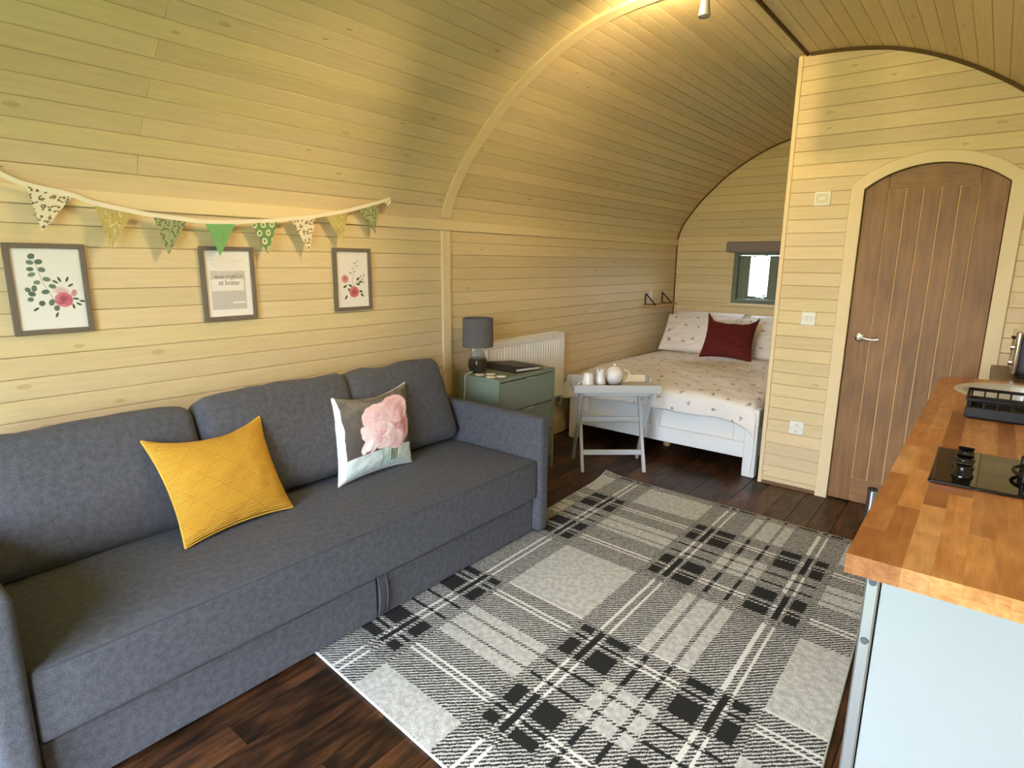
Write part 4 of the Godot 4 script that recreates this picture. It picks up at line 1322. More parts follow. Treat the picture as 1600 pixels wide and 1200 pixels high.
func build_tray_table() -> void:
	var t := thing("tray_table", "pale grey folding tray table in front of the bed", "table", V(0.7385, 0, -3.5808), 0.7062)
	var w: Material = M.grey_wood
	var tray := obj("tray", box(V(0.572, 0.01, 0.372), 0.002, V(0, 0.572, 0)), w, t)
	for z in [-0.183, 0.183]: obj("rim", box(V(0.59, 0.055, 0.012), 0.003, V(0, 0.594, z)), w, tray)
	for x in [-0.289, 0.289]:
		var s := Shape.new()
		s.box(V(x, 0.577, 0), V(0.012, 0.022, 0.354), 0.003)
		s.box(V(x, 0.622, 0), V(0.012, 0.016, 0.2), 0.004)
		for z in [-1.0, 1.0]:
			s.box(V(x, 0.604, z * 0.135), V(0.012, 0.033, 0.084), 0.003)
			s.bar(V(x, 0.626, z * 0.09), V(x, 0.612, z * 0.172), 0.012, 0.014, Vector3.RIGHT, 0.003)
		obj("handle_rail", s.done(), w, tray)
	for fr in [[0.2135, 0.152, -0.15], [0.236, -0.166, 0.15]]:
		for sx in [-1.0, 1.0]:
			obj("leg", Shape.new().bar(V(sx * fr[0], 0.0, fr[1]), V(sx * fr[0], 0.566, fr[2]), 0.021, 0.034, Vector3.RIGHT, 0.003).done(), w, t)
		for y in [0.125, 0.335] if fr[1] > 0 else []:
			var k: float = y / 0.566
			var z := lerpf(fr[1], fr[2], k)
			obj("cross_rail", box(V(fr[0] * 2 - 0.02, 0.036, 0.016), 0.003, V(0, y, z)), w, t)
		obj("top_rail", box(V(fr[0] * 2 - 0.02, 0.024, 0.02), 0.003, V(0, 0.552, fr[2] * 0.95)), w, t)
	var pin := Shape.new().smooth()
	for sx in [-1.0, 1.0]: pin.tube([V(sx * 0.2, 0.283, -0.0), V(sx * 0.25, 0.283, -0.0)], 0.005, 8)
	obj("pivot", pin.done(), M.steel, t)
	var base := t.transform
	var y := 0.5772
	# plate, cup, jug, teapot
	var pl := thing("plate", "dark round plate under the teapot on the grey tray table", "plate", base * V(-0.075, y, -0.03))
	obj("disc", Shape.new().lathe(Vector3.ZERO, [Vector2(0, 0), Vector2(0.1, 0), Vector2(0.135, 0.01), Vector2(0.137, 0.012), Vector2(0.132, 0.013), Vector2(0.1, 0.005), Vector2(0, 0.005)], 48).done(), M.slate, pl)
	var nk := thing("napkin", "folded pale paper napkin beside the teapot on the grey tray", "napkin", base * V(0.09, y, 0.07), 0.9)
	obj("sheet", box(V(0.15, 0.004, 0.09), 0.001, V(0, 0.002, 0)), M.paper, nk)
	var cd := thing("card", "cream card propped in the back of the grey tray", "card", base * V(0.185, y, -0.145), 0.7062)
	obj("sheet", Shape.new().box(V(0, 0.026, -0.01), V(0.16, 0.052, 0.004), 0.001, Basis(Vector3.RIGHT, -0.45)).done(), M.cream_card, cd)
	y += 0.006
	var cup := thing("cup", "white cup upturned on the grey tray, left of the jug", "cup", base * V(-0.185, y - 0.006, 0.08), 0.7062)
	obj("body", Shape.new().lathe(Vector3.ZERO, [Vector2(0.038, 0.0), Vector2(0.0425, 0.0), Vector2(0.043, 0.01), Vector2(0.0425, 0.042), Vector2(0.038, 0.058), Vector2(0.034, 0.075), Vector2(0.0315, 0.1), Vector2(0.027, 0.106), Vector2(0.0255, 0.106), Vector2(0.023, 0.102), Vector2(0, 0.1)], 36).done(), M.china, cup)
	var hp := []
	for k in 11:
		var a := PI / 2 + PI * k / 10.0
		hp.append(V(-0.04 + cos(a) * 0.026, 0.026 + sin(a) * 0.02, 0))
	obj("handle", Shape.new().smooth().tube(hp, 0.0055, 8).done(), M.china, cup)
	var jug := thing("jug", "small white milk jug between cup and teapot", "jug", base * V(-0.09, y, 0.01), 0.7062)
	obj("body", Shape.new().lathe(Vector3.ZERO, [Vector2(0, 0), Vector2(0.032, 0), Vector2(0.036, 0.006), Vector2(0.0405, 0.022), Vector2(0.037, 0.034), Vector2(0.033, 0.05), Vector2(0.0285, 0.08), Vector2(0.03, 0.1), Vector2(0.033, 0.112), Vector2(0.031, 0.112), Vector2(0.0265, 0.098), Vector2(0.0, 0.09)], 36).done(), M.china, jug)
	obj("spout", Shape.new().smooth().tube([V(-0.012, 0.104, 0.02), V(-0.02, 0.118, 0.03), V(-0.026, 0.128, 0.036)], 0.009, 8).done(), M.china, jug)
	obj("handle", Shape.new().smooth().tube([V(0.028, 0.1, -0.018), V(0.046, 0.096, -0.03), V(0.05, 0.07, -0.034), V(0.034, 0.045, -0.02)], 0.005, 8).done(), M.china, jug)
	var tp := thing("teapot", "round white teapot with a loop handle on the grey tray", "teapot", base * V(0.02, y, -0.06), 0.7062)
	obj("body", Shape.new().lathe(Vector3.ZERO, [Vector2(0, 0), Vector2(0.04, 0), Vector2(0.042, 0.005), Vector2(0.057, 0.022), Vector2(0.065, 0.05), Vector2(0.062, 0.078), Vector2(0.05, 0.1), Vector2(0.036, 0.11), Vector2(0.033, 0.113), Vector2(0, 0.113)], 44).done(), M.china, tp)
	var lid := obj("lid", Shape.new().lathe(Vector3.ZERO, [Vector2(0.034, 0.113), Vector2(0.034, 0.116), Vector2(0.022, 0.124), Vector2(0.0, 0.127)], 36).done(), M.china, tp)
	obj("knob", Shape.new().lathe(Vector3.ZERO, [Vector2(0.006, 0.124), Vector2(0.006, 0.129), Vector2(0.0105, 0.135), Vector2(0.009, 0.143), Vector2(0, 0.146)], 20).done(), M.china, lid)
	obj("spout", Shape.new().smooth().tube([V(-0.05, 0.035, -0.02), V(-0.075, 0.05, -0.03), V(-0.088, 0.08, -0.036), V(-0.1, 0.1, -0.042)], 0.011, 10).done(), M.china, tp)
	hp = []
	for k in 13:
		var a := -1.9 + 3.8 * k / 12.0
		hp.append(V(0.072 + cos(a) * 0.034, 0.058 + sin(a) * 0.04, 0.012))
	obj("handle", Shape.new().smooth().tube(hp, 0.0058, 8).done(), M.china, tp)

func build_rug() -> void:
	var t := thing("rug", "grey, black and white tartan rug in front of the sofa", "rug", V(1.7, 0, -2.2))
	var o := t.position
	var nl := V(0.935, 0, -1.063)
	var nr := V(2.55, 0, -0.935)
	var fl := V(0.83, 0, -3.40)
	var fr := V(2.44, 0, -3.345)
	var n := 40
	var no := noise(0.9, 33, 2)
	var top := []
	var bot := []
	var uvs := []
	for j in n + 1:
		var a := []
		var b := []
		var u := []
		for i in n + 1:
			var s := i / float(n)
			var q := j / float(n)
			var p := nl.lerp(nr, s).lerp(fl.lerp(fr, s), q)
			var curl := clampf(1.0 - (s * 1.61 + (1.0 - q) * 2.35) / 0.22, 0, 1)
			var y := 0.004 + 0.0025 * maxf(0.0, no.get_noise_2d(s * 5, q * 7)) + 0.03 * curl * curl
			p.z += 0.02 * curl
			a.append(p + V(0, y + 0.007, 0) - o)
			b.append(p + V(0, y - 0.004, 0) - o)
			u.append(Vector2(s, 1.0 - q))
		top.append(a)
		bot.append(b)
		uvs.append(u)
	obj("pile", Shape.new().smooth().sheet(top, uvs, false).done(), M.rug, t)
	obj("backing", Shape.new().smooth().sheet(bot, uvs, true).done(), M.rug_edge, t)
	var rim := []
	for i in n + 1: rim.append((top[0][i] + bot[0][i]) / 2)
	for j in range(1, n + 1): rim.append((top[j][n] + bot[j][n]) / 2)
	for i in range(n - 1, -1, -1): rim.append((top[n][i] + bot[n][i]) / 2)
	for j in range(n - 1, -1, -1): rim.append((top[j][0] + bot[j][0]) / 2)
	obj("binding", Shape.new().smooth().tube(rim, 0.0062, 6, false).done(), M.rug_edge, t)

func build_kitchen() -> void:
	var topy := 0.92
	# carcasses
	var t := thing("base_cabinet", "white kitchen base unit with brushed steel front under the wooden worktop", "cabinet", V(2.9, 0, -2.25))
	var o := t.position
	obj("end_panel", span(V(2.634, 0.0, -1.172) - o, V(3.15, 0.882, -1.154) - o, 0.001), M.cool_white, t)
	obj("carcass", span(V(2.64, 0.1, -3.34) - o, V(3.15, 0.70, -1.174) - o, 0.001), M.cool_white, t)
	obj("plinth", span(V(2.69, 0.0, -3.34) - o, V(2.708, 0.1, -1.174) - o, 0.001), M.cool_white, t)
	var z := -1.152
	for k in 4:
		var z2 := z - 0.545
		var d := obj("door", span(V(2.609, 0.11 if k else 0.02, z2 + 0.003) - o, V(2.631, 0.878, z) - o, 0.003), M.brushed if k == 0 else M.cool_white, t)
		if k == 0: note(d, "brushed steel door seen edge on")
		var hz := z - 0.215 if k == 1 else z2 + 0.06
		if k > 0:
			var s := Shape.new().smooth()
			var hy := 0.785 if k == 1 else 0.64
			s.tube([V(2.522, hy - 0.225, hz) - o, V(2.522, hy, hz) - o], 0.0125, 16)
			for y in [hy - 0.19, hy - 0.035]: s.tube([V(2.609, y, hz) - o, V(2.522, y, hz) - o], 0.005, 8)
			note(obj("handle", s.done(), M.chrome, d), "chrome bar handle")
			obj("handle_cap", Shape.new().lathe(V(2.522, hy, hz) - o, [Vector2(0, -0.002), Vector2(0.0132, -0.002), Vector2(0.0132, 0.004), Vector2(0, 0.005)], 20).done(), M.black, d)
		else:
			for y in [0.752, 0.868]:
				obj("screw_cap", Shape.new().lathe(Vector3.ZERO, [Vector2(0, 0), Vector2(0.0068, 0), Vector2(0.006, 0.003), Vector2(0, 0.004)], 16).done(), M.dark_cap, d, Transform3D(Basis(Vector3.RIGHT, PI / 2), V(2.6205, y, z) - o))
		z = z2
	# worktop: glued beech staves
	var wt := thing("worktop", "oiled beech block worktop along the right wall", "worktop", V(2.87, 0.8835, -2.2))
	o = wt.position
	var outline := PackedVector2Array([Vector2(2.577, -1.128), Vector2(3.155, -1.128), Vector2(3.155, -3.372), Vector2(2.70, -3.372), Vector2(2.64, -3.355), Vector2(2.60, -3.325), Vector2(2.577, -3.27)])
	var bowl := PackedVector2Array()
	for k in 40: bowl.append(Vector2(2.868 + cos(TAU * k / 40) * 0.212, -3.06 + sin(TAU * k / 40) * 0.212))
	rng.seed = 91
	var flat := Transform3D(Basis(V(1, 0, 0), V(0, 0, 1), V(0, 1, 0)), Vector3.ZERO)   # polygon (x, z), depth upwards
	var x := 2.577
	var row := 0
	while x < 3.15:
		var z0 := -1.128
		var first := true
		while z0 > -3.372:
			var l := rng.randf_range(0.24, 0.5)
			if first: l = rng.randf_range(0.1, 0.45)
			first = false
			var z1 := maxf(z0 - l, -3.372)
			if z1 < -3.28: z1 = -3.372
			var r := PackedVector2Array([Vector2(x, z0), Vector2(minf(x + 0.0415, 3.155), z0), Vector2(minf(x + 0.0415, 3.155), z1), Vector2(x, z1)])
			for a in Geometry2D.intersect_polygons(r, outline):
				for b in Geometry2D.clip_polygons(a, bowl):
					if Geometry2D.is_polygon_clockwise(b) or b.size() < 3: continue
					var poly := PackedVector2Array()
					for q in b: poly.append(q - Vector2(o.x, o.z))
					obj("stave", stave(poly, 0.0365), M["beech_%d" % rng.randi_range(0, 3)], wt)
			z0 = z1
		x += 0.0415
		row += 1
	# dark infill board beyond the end of the worktop
	var ib := thing("infill_board", "dark stained board between worktop end and partition", "board", V(2.95, 0.884, -3.65))
	obj("board", span(V(-0.195, 0, -0.285), V(0.205, 0.034, 0.272), 0.002), M.dark_board, ib)
	# hob
	var hb := thing("hob", "black glass two ring hob set in the wooden worktop", "hob", V(2.905, topy, -1.812))
	obj("glass_plate", box(V(0.5, 0.007, 0.325), 0.002, V(0, 0.0045, 0)), M.black_glass, hb)
	for k in 3:
		var kn := obj("knob", Shape.new().lathe(Vector3.ZERO, [Vector2(0, 0), Vector2(0.022, 0), Vector2(0.022, 0.004), Vector2(0.0195, 0.007), Vector2(0.018, 0.022), Vector2(0.0155, 0.027), Vector2(0, 0.028)], 28).done(), M.black_gloss, hb, Transform3D(Basis(), V(-0.188, 0.008, 0.085 - 0.075 * k)))
		obj("grip", box(V(0.035, 0.008, 0.009), 0.003, V(0, 0.031, 0)), M.black_gloss, kn)
	for q in [[-0.02, 0.0, 0.062], [0.14, 0.0, 0.08]]:
		var br := obj("burner", Shape.new().lathe(Vector3.ZERO, [Vector2(0, 0), Vector2(q[2], 0), Vector2(q[2], 0.006), Vector2(q[2] * 0.72, 0.008), Vector2(q[2] * 0.7, 0.018), Vector2(q[2] * 0.5, 0.021), Vector2(0, 0.022)], 32).done(), M.iron, hb, Transform3D(Basis(), V(q[0], 0.008, q[1])))
		var s := Shape.new()
		for a in 4:
			var d := V(cos(a * PI / 2 + PI / 4), 0, sin(a * PI / 2 + PI / 4))
			s.bar(d * 0.03 + V(0, 0.034, 0), d * (q[2] + 0.02) + V(0, 0.034, 0), 0.008, 0.008, Vector3.UP, 0.002)
			s.bar(d * (q[2] + 0.017) + V(0, 0.036, 0), d * (q[2] + 0.017), 0.008, 0.008, d, 0.002)
		var ring := []
		for a in 33: ring.append(V(cos(TAU * a / 32) * (q[2] + 0.012), 0.014, sin(TAU * a / 32) * (q[2] + 0.012)))
		s.smooth().tube(ring, 0.004, 8, false)
		obj("pan_support", s.done(), M.iron, br)
	# sink bowl
	var sk := thing("sink", "round stainless steel sink bowl let into the worktop", "sink", V(2.868, topy, -3.06))
	obj("bowl", Shape.new().lathe(Vector3.ZERO, [Vector2(0.0, -0.15), Vector2(0.03, -0.15), Vector2(0.14, -0.148), Vector2(0.166, -0.138), Vector2(0.182, -0.11), Vector2(0.192, -0.04), Vector2(0.196, -0.004), Vector2(0.2, 0.004), Vector2(0.21, 0.007), Vector2(0.226, 0.0055), Vector2(0.23, 0.0008)], 64).done(), M.satin_steel, sk)
	obj("drain", Shape.new().lathe(Vector3.ZERO, [Vector2(0, -0.1465), Vector2(0.034, -0.1465), Vector2(0.038, -0.1485)], 24).done(), M.chrome, sk)
	# dish rack
	var dr := thing("dish_rack", "black dish drainer standing on the worktop in front of the sink", "dish rack", V(2.885, topy, -2.56))
	obj("tray", Shape.new().box(V(0, 0.008, 0), V(0.37, 0.012, 0.22), 0.005).done(), M.black_plastic, dr)
	for q in [[0, 0.11, 0.37, true], [0, -0.11, 0.37, true], [-0.185, 0, 0.22, false], [0.185, 0, 0.22, false]]:
		var s := Shape.new()
		if q[3]: s.box(V(q[0], 0.024, q[1]), V(q[2] + 0.012, 0.036, 0.008), 0.003)
		else: s.box(V(q[0], 0.024, q[1]), V(0.008, 0.036, q[2]), 0.003)
		obj("side", s.done(), M.black_plastic, dr)
	var rl := Shape.new().smooth()
	rl.tube([V(-0.188, 0.066, 0.112), V(0.188, 0.066, 0.112), V(0.19, 0.066, -0.112), V(-0.19, 0.066, -0.112), V(-0.188, 0.066, 0.11)], 0.0055, 8)
	obj("rail", rl.done(), M.black_plastic, dr)
	for k in 11:
		for zz in [-0.111, 0.111]: obj("bar", Shape.new().smooth().tube([V(-0.18 + k * 0.036, 0.04, zz), V(-0.18 + k * 0.036, 0.066, zz)], 0.003, 6).done(), M.black_plastic, dr)
	for k in 6: obj("bar", Shape.new().smooth().tube([V(-0.187, 0.04, -0.09 + k * 0.036), V(-0.187, 0.066, -0.09 + k * 0.036)], 0.003, 6).done(), M.black_plastic, dr)
	# toaster
	var to := thing("toaster", "dark toaster with chrome end plate at the far end of the counter", "toaster", V(2.966, topy, -3.60), 0.08)
	obj("body", Shape.new().soft(V(0.27, 0.185, 0.17), 0.03, 5, 3).done(), M.toaster, to, Transform3D(Basis(), V(0.005, 0.105, 0)))
	obj("foot_frame", box(V(0.25, 0.014, 0.15), 0.004, V(0.005, 0.008, 0)), M.black_plastic, to)
	var ep := obj("end_plate", Shape.new().soft(V(0.02, 0.2, 0.165), 0.0095, 4, 3).done(), M.chrome, to, Transform3D(Basis(), V(-0.138, 0.112, 0)))
	var side := Transform3D(Basis(V(0, 0, 1), PI / 2), Vector3.ZERO)
	for y in [0.07, -0.0]:
		obj("dial", Shape.new().lathe(Vector3.ZERO, [Vector2(0, 0), Vector2(0.016, 0), Vector2(0.014, 0.012), Vector2(0, 0.013)], 20).done(), M.chrome, ep, Transform3D(side.basis, V(-0.01, y - 0.045, 0.035)))
	obj("lever_slot", box(V(0.003, 0.1, 0.016), 0.001, V(-0.0095, 0.02, -0.01)), M.black, ep)
	obj("lever", box(V(0.012, 0.014, 0.03), 0.004, V(-0.014, 0.065, -0.01)), M.black_plastic, ep)
	for zz in [-0.035, 0.035]: obj("slot", box(V(0.2, 0.003, 0.026), 0.001, V(0.01, 0.1975, zz)), M.black, to)

func stave(poly: PackedVector2Array, thick: float) -> ArrayMesh:
	# the top is mapped along the grain; the sides show the same timber
	var s := Shape.new()
	if Geometry2D.is_polygon_clockwise(poly): poly.reverse()
	var off := Vector2(rng.randf() * 3.0, rng.randf() * 3.0)
	var idx := Geometry2D.triangulate_polygon(poly)
	var uv := func(p: Vector2) -> Vector2: return Vector2(p.y / 0.8 + off.x, p.x / 0.3 + off.y)
	for i in range(0, idx.size(), 3):
		var a := poly[idx[i]]
		var b := poly[idx[i + 1]]
		var c := poly[idx[i + 2]]
		if (b - a).cross(c - a) > 0:
			var k := b
			b = c
			c = k
		s.tri(V(a.x, thick, a.y), V(b.x, thick, b.y), V(c.x, thick, c.y), uv.call(a), uv.call(b), uv.call(c))
		s.tri(V(a.x, 0, a.y), V(c.x, 0, c.y), V(b.x, 0, b.y), uv.call(a), uv.call(c), uv.call(b))
	for i in poly.size():
		var a := poly[i]
		var b := poly[(i + 1) % poly.size()]
		var d := (b - a).normalized()
		var across := absf(d.x) > 0.7
		var ua := Vector2(a.x / 0.12, 0) + off if across else Vector2(a.y / 0.8, 0) + off
		var ub := Vector2(b.x / 0.12, 0) + off if across else Vector2(b.y / 0.8, 0) + off
		var up := Vector2(0, thick / 0.12 if across else thick / 0.3)
		s.quad(V(b.x, 0, b.y), V(a.x, 0, a.y), V(a.x, thick, a.y), V(b.x, thick, b.y), ub + up, ua + up, ua, ub)
	return s.done()

func spot_bar(label: String, at: Vector3, heads: Array) -> void:   # each head: place along the bar, direction, energy (0 = switched off), half angle
	var t := thing("spotlight_bar", label, "spotlight", at)
	obj("bar", Shape.new().box(V(0, -0.005, 0), V(0.05, 0.024, 0.62), 0.005).done(), M.steel, t)
	for h in heads:
		var foot := V(0, -0.03, h[0])
		var dir: Vector3 = h[1].normalized()
		var y := -dir
		var x := y.cross(Vector3.BACK).normalized()
		var f := Basis(x, y, x.cross(y))
		obj("stem", Shape.new().smooth().tube([V(0, -0.012, h[0]), foot, foot + dir * 0.02], 0.006, 8).done(), M.steel, t)
		var hd := obj("head", Shape.new().lathe(Vector3.ZERO, [Vector2(0.022, -0.075), Vector2(0.026, -0.075), Vector2(0.0205, -0.03), Vector2(0.019, 0.0), Vector2(0.012, 0.01), Vector2(0.0, 0.011)], 28).done(), M.steel, t, Transform3D(f, foot + dir * 0.02))
		obj("lamp_glass", Shape.new().lathe(Vector3.ZERO, [Vector2(0, -0.072), Vector2(0.0235, -0.072), Vector2(0.0235, -0.07), Vector2(0, -0.069)], 24).done(), M.lamp_on if h[2] > 0 else M.lamp_off, hd)
		if h[2] > 0:
			var sp := SpotLight3D.new()
			sp.light_color = Color(1.0, 0.87, 0.63)
			sp.light_energy = h[2]
			sp.spot_angle = h[3]
			sp.spot_angle_attenuation = 1.0
			sp.spot_range = 12.0
			sp.spot_attenuation = 2.0
			sp.light_size = 0.01
			sp.shadow_enabled = true
			under(sp, "spotlight", self)
			var eye: Vector3 = at + foot + dir * 0.11
			sp.look_at_from_position(eye, eye + dir, Vector3.UP if absf(dir.y) < 0.95 else Vector3.RIGHT)

func build_lights() -> void:
	spot_bar("ceiling spotlight bar with small chrome heads near the curved rib", V(1.58, 2.588, -2.45), [[-0.27, V(0.02, -1.0, 0.05), 0.0, 0.0], [0.02, V(-1.0, -0.5, -1.5), 1.4, 70.0], [0.27, V(-1.53, -1.3, 0.85), 2.2, 36.0]])
	spot_bar("ceiling spotlight bar above the kitchen end of the ridge", V(1.58, 2.588, -0.75), [[-0.27, V(0.7, -0.6, -3.0), 2.0, 40.0], [0.02, V(0.9, -1.6, -1.0), 1.6, 50.0], [0.27, V(-0.9, -1.0, 0.1), 0.0, 50.0]])

func build_outside() -> void:
	var g := obj("lawn", span(V(-30, -0.5, -40), V(33, -0.3, 40), 0.0), M.grass)
	tag(g, "green lawn outside the cabin seen through the small window", "lawn", "", "structure")
	var hg := MultiMeshInstance3D.new()
	var mm := MultiMesh.new()
	mm.transform_format = MultiMesh.TRANSFORM_3D
	var lf := Shape.new()
	lf.quad(V(-0.03, 0, 0), V(0, -0.016, 0.008), V(0.05, 0, 0), V(0, 0.016, 0.008))
	mm.mesh = lf.done()
	mm.instance_count = 1600
	rng.seed = 55
	for i in 1600:
		var p := V(rng.randf_range(-3.0, 4.5), -0.3 + 2.6 * pow(rng.randf(), 0.8), rng.randf_range(-10.2, -9.2))
		mm.set_instance_transform(i, Transform3D(Basis.from_euler(V(rng.randf() * TAU, rng.randf() * TAU, rng.randf() * TAU)).scaled(Vector3.ONE * rng.randf_range(0.8, 1.7)), p))
	hg.multimesh = mm
	hg.material_override = M.leaf
	under(hg, "hedge", self)
	tag(hg, "loose pale green hedge outside the small window", "hedge", "", "stuff")

func make_materials() -> void:
	var paint_tex := tex(paint_picture())
	var m := mat("paint", rgb(233, 210, 165), 0.5, 0.0, paint_tex)
	mat("trim", rgb(233, 211, 167), 0.5)
	mat("groove", rgb(150, 124, 70), 0.9)
	mat("groove_black", rgb(22, 15, 10), 0.9)
	mat("brown_edge", rgb(92, 70, 34), 0.8)
	mat("skirt", rgb(120, 88, 60), 0.7)
	m = mat("floor_wood", Color.WHITE, 0.42, 0.0, tex(grain_picture(1024, 512, 8, rgb(30, 18, 11), rgb(104, 66, 40), 0.8, 31, 1.3)))
	m.metallic_specular = 0.4
	m = mat("oak", Color.WHITE, 0.5)
	# oak grain runs up the door: turn the map by exchanging its axes
	var ov := grain_picture(512, 256, 1, rgb(110, 74, 34), rgb(156, 112, 62), 0.5, 41, 0.8)
	ov.rotate_90(CLOCKWISE)
	m.albedo_texture = tex(ov)
	m.uv1_scale = V(2.4, 0.5, 1.0)
	m = mat("oak_rail", Color.WHITE, 0.5, 0.0, tex(grain_picture(512, 256, 1, rgb(116, 80, 40), rgb(160, 117, 68), 0.5, 47, 0.8)))
	m.uv1_scale = V(1.2, 2.4, 1.0)
	mat("oak_groove", rgb(214, 176, 124), 0.6)
	var bt := tex(grain_picture(512, 256, 2, rgb(174, 122, 74), rgb(226, 180, 128), 0.5, 71, 0.9))
	for k in 4:
		m = mat("beech_%d" % k, [rgb(255, 250, 240), rgb(232, 214, 196), rgb(255, 240, 214), rgb(210, 184, 160)][k], 0.32, 0.0, bt)
	# sofa cloth: flecked grey weave
	var im := canvas(256, 256, Color.WHITE)
	var n1 := noise(0.23, 2, 2)
	var n2 := noise(0.04, 3, 3)
	for y in 256:
		for x in 256:
			var k := 0.80 + 0.2 * n1.get_noise_2d(x, y) + 0.12 * n2.get_noise_2d(x, y) + (0.05 if (x + y) % 3 == 0 else 0.0)
			im.set_pixel(x, y, Color(k, k, k))
	var cloth := tex(im)
	m = mat("sofa", rgb(99, 100, 109), 0.92, 0.0, cloth)
	triplanar(m, 3.2)
	m.rim_enabled = true
	m.rim = 0.25
	m.rim_tint = 0.4
	mat("sofa_seam", rgb(70, 70, 77), 0.9)
	m = mat("shade", rgb(122, 117, 118), 0.9, 0.0, cloth)
	triplanar(m, 5.0)
	# ribbed yellow knit
	var yh := canvas(512, 512, Color.BLACK)
	var ya := canvas(512, 512, Color.WHITE)
	for y in 512:
		for x in 512:
			var rib := 0.5 + 0.5 * sin(TAU * y / 9.85)
			var dia := absf(fposmod((x + y * 0.9) / 150.0, 1.0) - 0.5) < 0.022 or absf(fposmod((x - y * 0.9) / 150.0, 1.0) - 0.5) < 0.022
			var k := rib * (0.45 if dia else 1.0)
			yh.set_pixel(x, y, Color(k, k, k))
			var c := 0.86 + 0.14 * k
			ya.set_pixel(x, y, Color(c, c * (0.99 if k > 0.3 else 0.94), c * (0.98 if k > 0.3 else 0.8)))
	m = mat("yellow", rgb(232, 180, 62), 0.85, 0.0, tex(ya))
	height(m, tex(yh), 0.25)
	mat("yellow_edge", rgb(228, 178, 66), 0.85)
	m = mat("peony", Color.WHITE, 0.75, 0.0, tex(peony_picture()))
	m = mat("red", rgb(92, 14, 14), 0.85)
	m.rim_enabled = true
	m.rim = 0.35
	m.rim_tint = 0.8
	var linen := tex(linen_picture())
	mat("linen", Color.WHITE, 0.85, 0.0, linen)
	m = mat("linen_pillow", Color.WHITE, 0.85, 0.0, linen)
	m.uv1_scale = V(0.85, 0.55, 1)
	mat("white_cloth", rgb(238, 235, 232), 0.85)
	mat("white_wood", rgb(232, 234, 234), 0.45)
	mat("pine", rgb(196, 156, 104), 0.7)
	mat("white_paint", rgb(240, 237, 230), 0.4)
	mat("white_plastic", rgb(236, 234, 226), 0.35)
	mat("ivory", rgb(216, 210, 176), 0.4)
	mat("cool_white", rgb(158, 164, 166), 0.4)
	mat("chrome", rgb(226, 226, 228), 0.12, 1.0)
	mat("steel", rgb(206, 208, 210), 0.3, 0.85)
	mat("satin_steel", rgb(222, 228, 232), 0.32, 0.6)
	m = mat("brushed", rgb(172, 174, 176), 0.45, 0.85)
	mat("dark_cap", rgb(84, 86, 90), 0.5)
	mat("black", rgb(18, 18, 19), 0.5)
	mat("black_plastic", rgb(20, 20, 22), 0.6)
	mat("black_glass", rgb(10, 10, 10), 0.05)
	mat("black_gloss", rgb(9, 9, 10), 0.12)
	mat("iron", rgb(20, 20, 22), 0.4)
	mat("toaster", rgb(82, 82, 98), 0.3, 0.3)
	mat("dark_red", rgb(110, 24, 22), 0.4)
	mat("frame_grey", rgb(112, 100, 88), 0.6)
	for k in 3: mat("print_%d" % k, Color.WHITE, 0.7, 0.0, tex(sprig_print(k)))
	mat("ink", rgb(70, 62, 60), 0.8)
	for k in 5: mat("flag_%d" % k, Color.WHITE, 0.9, 0.0, tex(flag_picture(k)))
	mat("tape", rgb(240, 228, 204), 0.85)
	m = mat("sage", rgb(126, 138, 122), 0.4)
	m = mat("green_frame", rgb(104, 116, 100), 0.45)
	mat("blind", rgb(140, 124, 120), 0.8)
	mat("shelf_wood", rgb(190, 150, 96), 0.6)
	mat("binder", rgb(52, 40, 38), 0.5)
	mat("paper", rgb(236, 230, 222), 0.7)
	mat("cream_card", rgb(236, 230, 204), 0.6)
	mat("slate", rgb(46, 46, 52), 0.35)
	mat("china", rgb(240, 238, 238), 0.12)
	mat("grey_wood", rgb(196, 198, 198), 0.5)
	mat("smoke", rgb(24, 19, 15), 0.05, 0.5)
	mat("dark_board", rgb(104, 84, 50), 0.4)
	m = mat("rug", Color.WHITE, 0.95, 0.0, tex(rug_picture()))
	mat("rug_edge", rgb(206, 206, 200), 0.9)
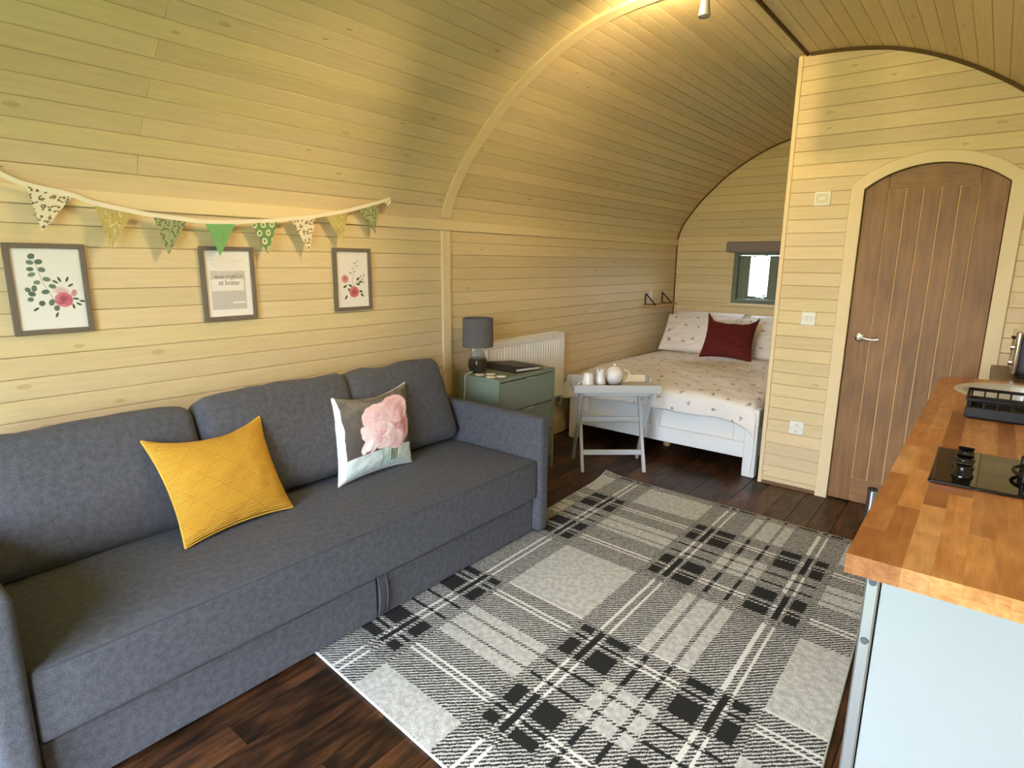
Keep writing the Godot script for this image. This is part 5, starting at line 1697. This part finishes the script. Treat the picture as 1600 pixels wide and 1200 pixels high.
	m = mat("grass", rgb(96, 122, 62), 0.95)
	m = mat("leaf", rgb(24, 29, 18), 0.9)
	m.metallic_specular = 0.08
	m = mat("glass", Color(1, 1, 1, 0.05), 0.02)
	m.transparency = BaseMaterial3D.TRANSPARENCY_ALPHA
	m = mat("lamp_glass", Color(0.45, 0.4, 0.33, 0.2), 0.12)
	m.metallic_specular = 0.25
	m.transparency = BaseMaterial3D.TRANSPARENCY_ALPHA
	m = mat("lamp_on", rgb(255, 236, 200), 0.4)
	m.emission_enabled = true
	m.emission = Color(1.0, 0.86, 0.62)
	m.emission_energy_multiplier = 3.0
	mat("lamp_off", rgb(214, 206, 190), 0.3)

func _ready() -> void:
	# camera
	var cam := Camera3D.new()
	cam.name = "camera"
	add_child(cam, true)
	cam.position = V(2.72, 1.42, 0.0)
	cam.rotation_order = EULER_ORDER_YXZ
	cam.rotation = V(-0.2042, 0.67721, 0.0100087)
	cam.fov = rad_to_deg(2.0 * atan(600.0 / 925.7))
	cam.near = 0.02
	cam.far = 200.0
	cam.current = true
	# sky, exposure
	var env := Environment.new()
	env.background_mode = Environment.BG_SKY
	var sky := Sky.new()
	var sm := ProceduralSkyMaterial.new()
	sm.sky_top_color = Color(0.86, 0.92, 1.0)
	sm.sky_horizon_color = Color(0.76, 0.80, 0.86)
	sm.ground_bottom_color = Color(0.46, 0.48, 0.44)
	sm.ground_horizon_color = Color(0.8, 0.84, 0.8)
	sky.sky_material = sm
	env.sky = sky
	env.background_energy_multiplier = 39.0
	env.tonemap_mode = Environment.TONE_MAPPER_LINEAR
	env.tonemap_exposure = 1.0
	env.sdfgi_enabled = true
	env.ssao_enabled = true
	env.ssil_enabled = true
	var we := WorldEnvironment.new()
	we.name = "environment"
	we.environment = env
	add_child(we, true)
	make_arc()
	make_materials()
	build_lights()
	build_room()
	build_door()
	build_windows()
	build_outside()
	build_sofa()
	build_bed()
	build_kitchen()
	build_rug()
	build_chest()
	build_tray_table()
	build_cushions()
	build_wall_things()
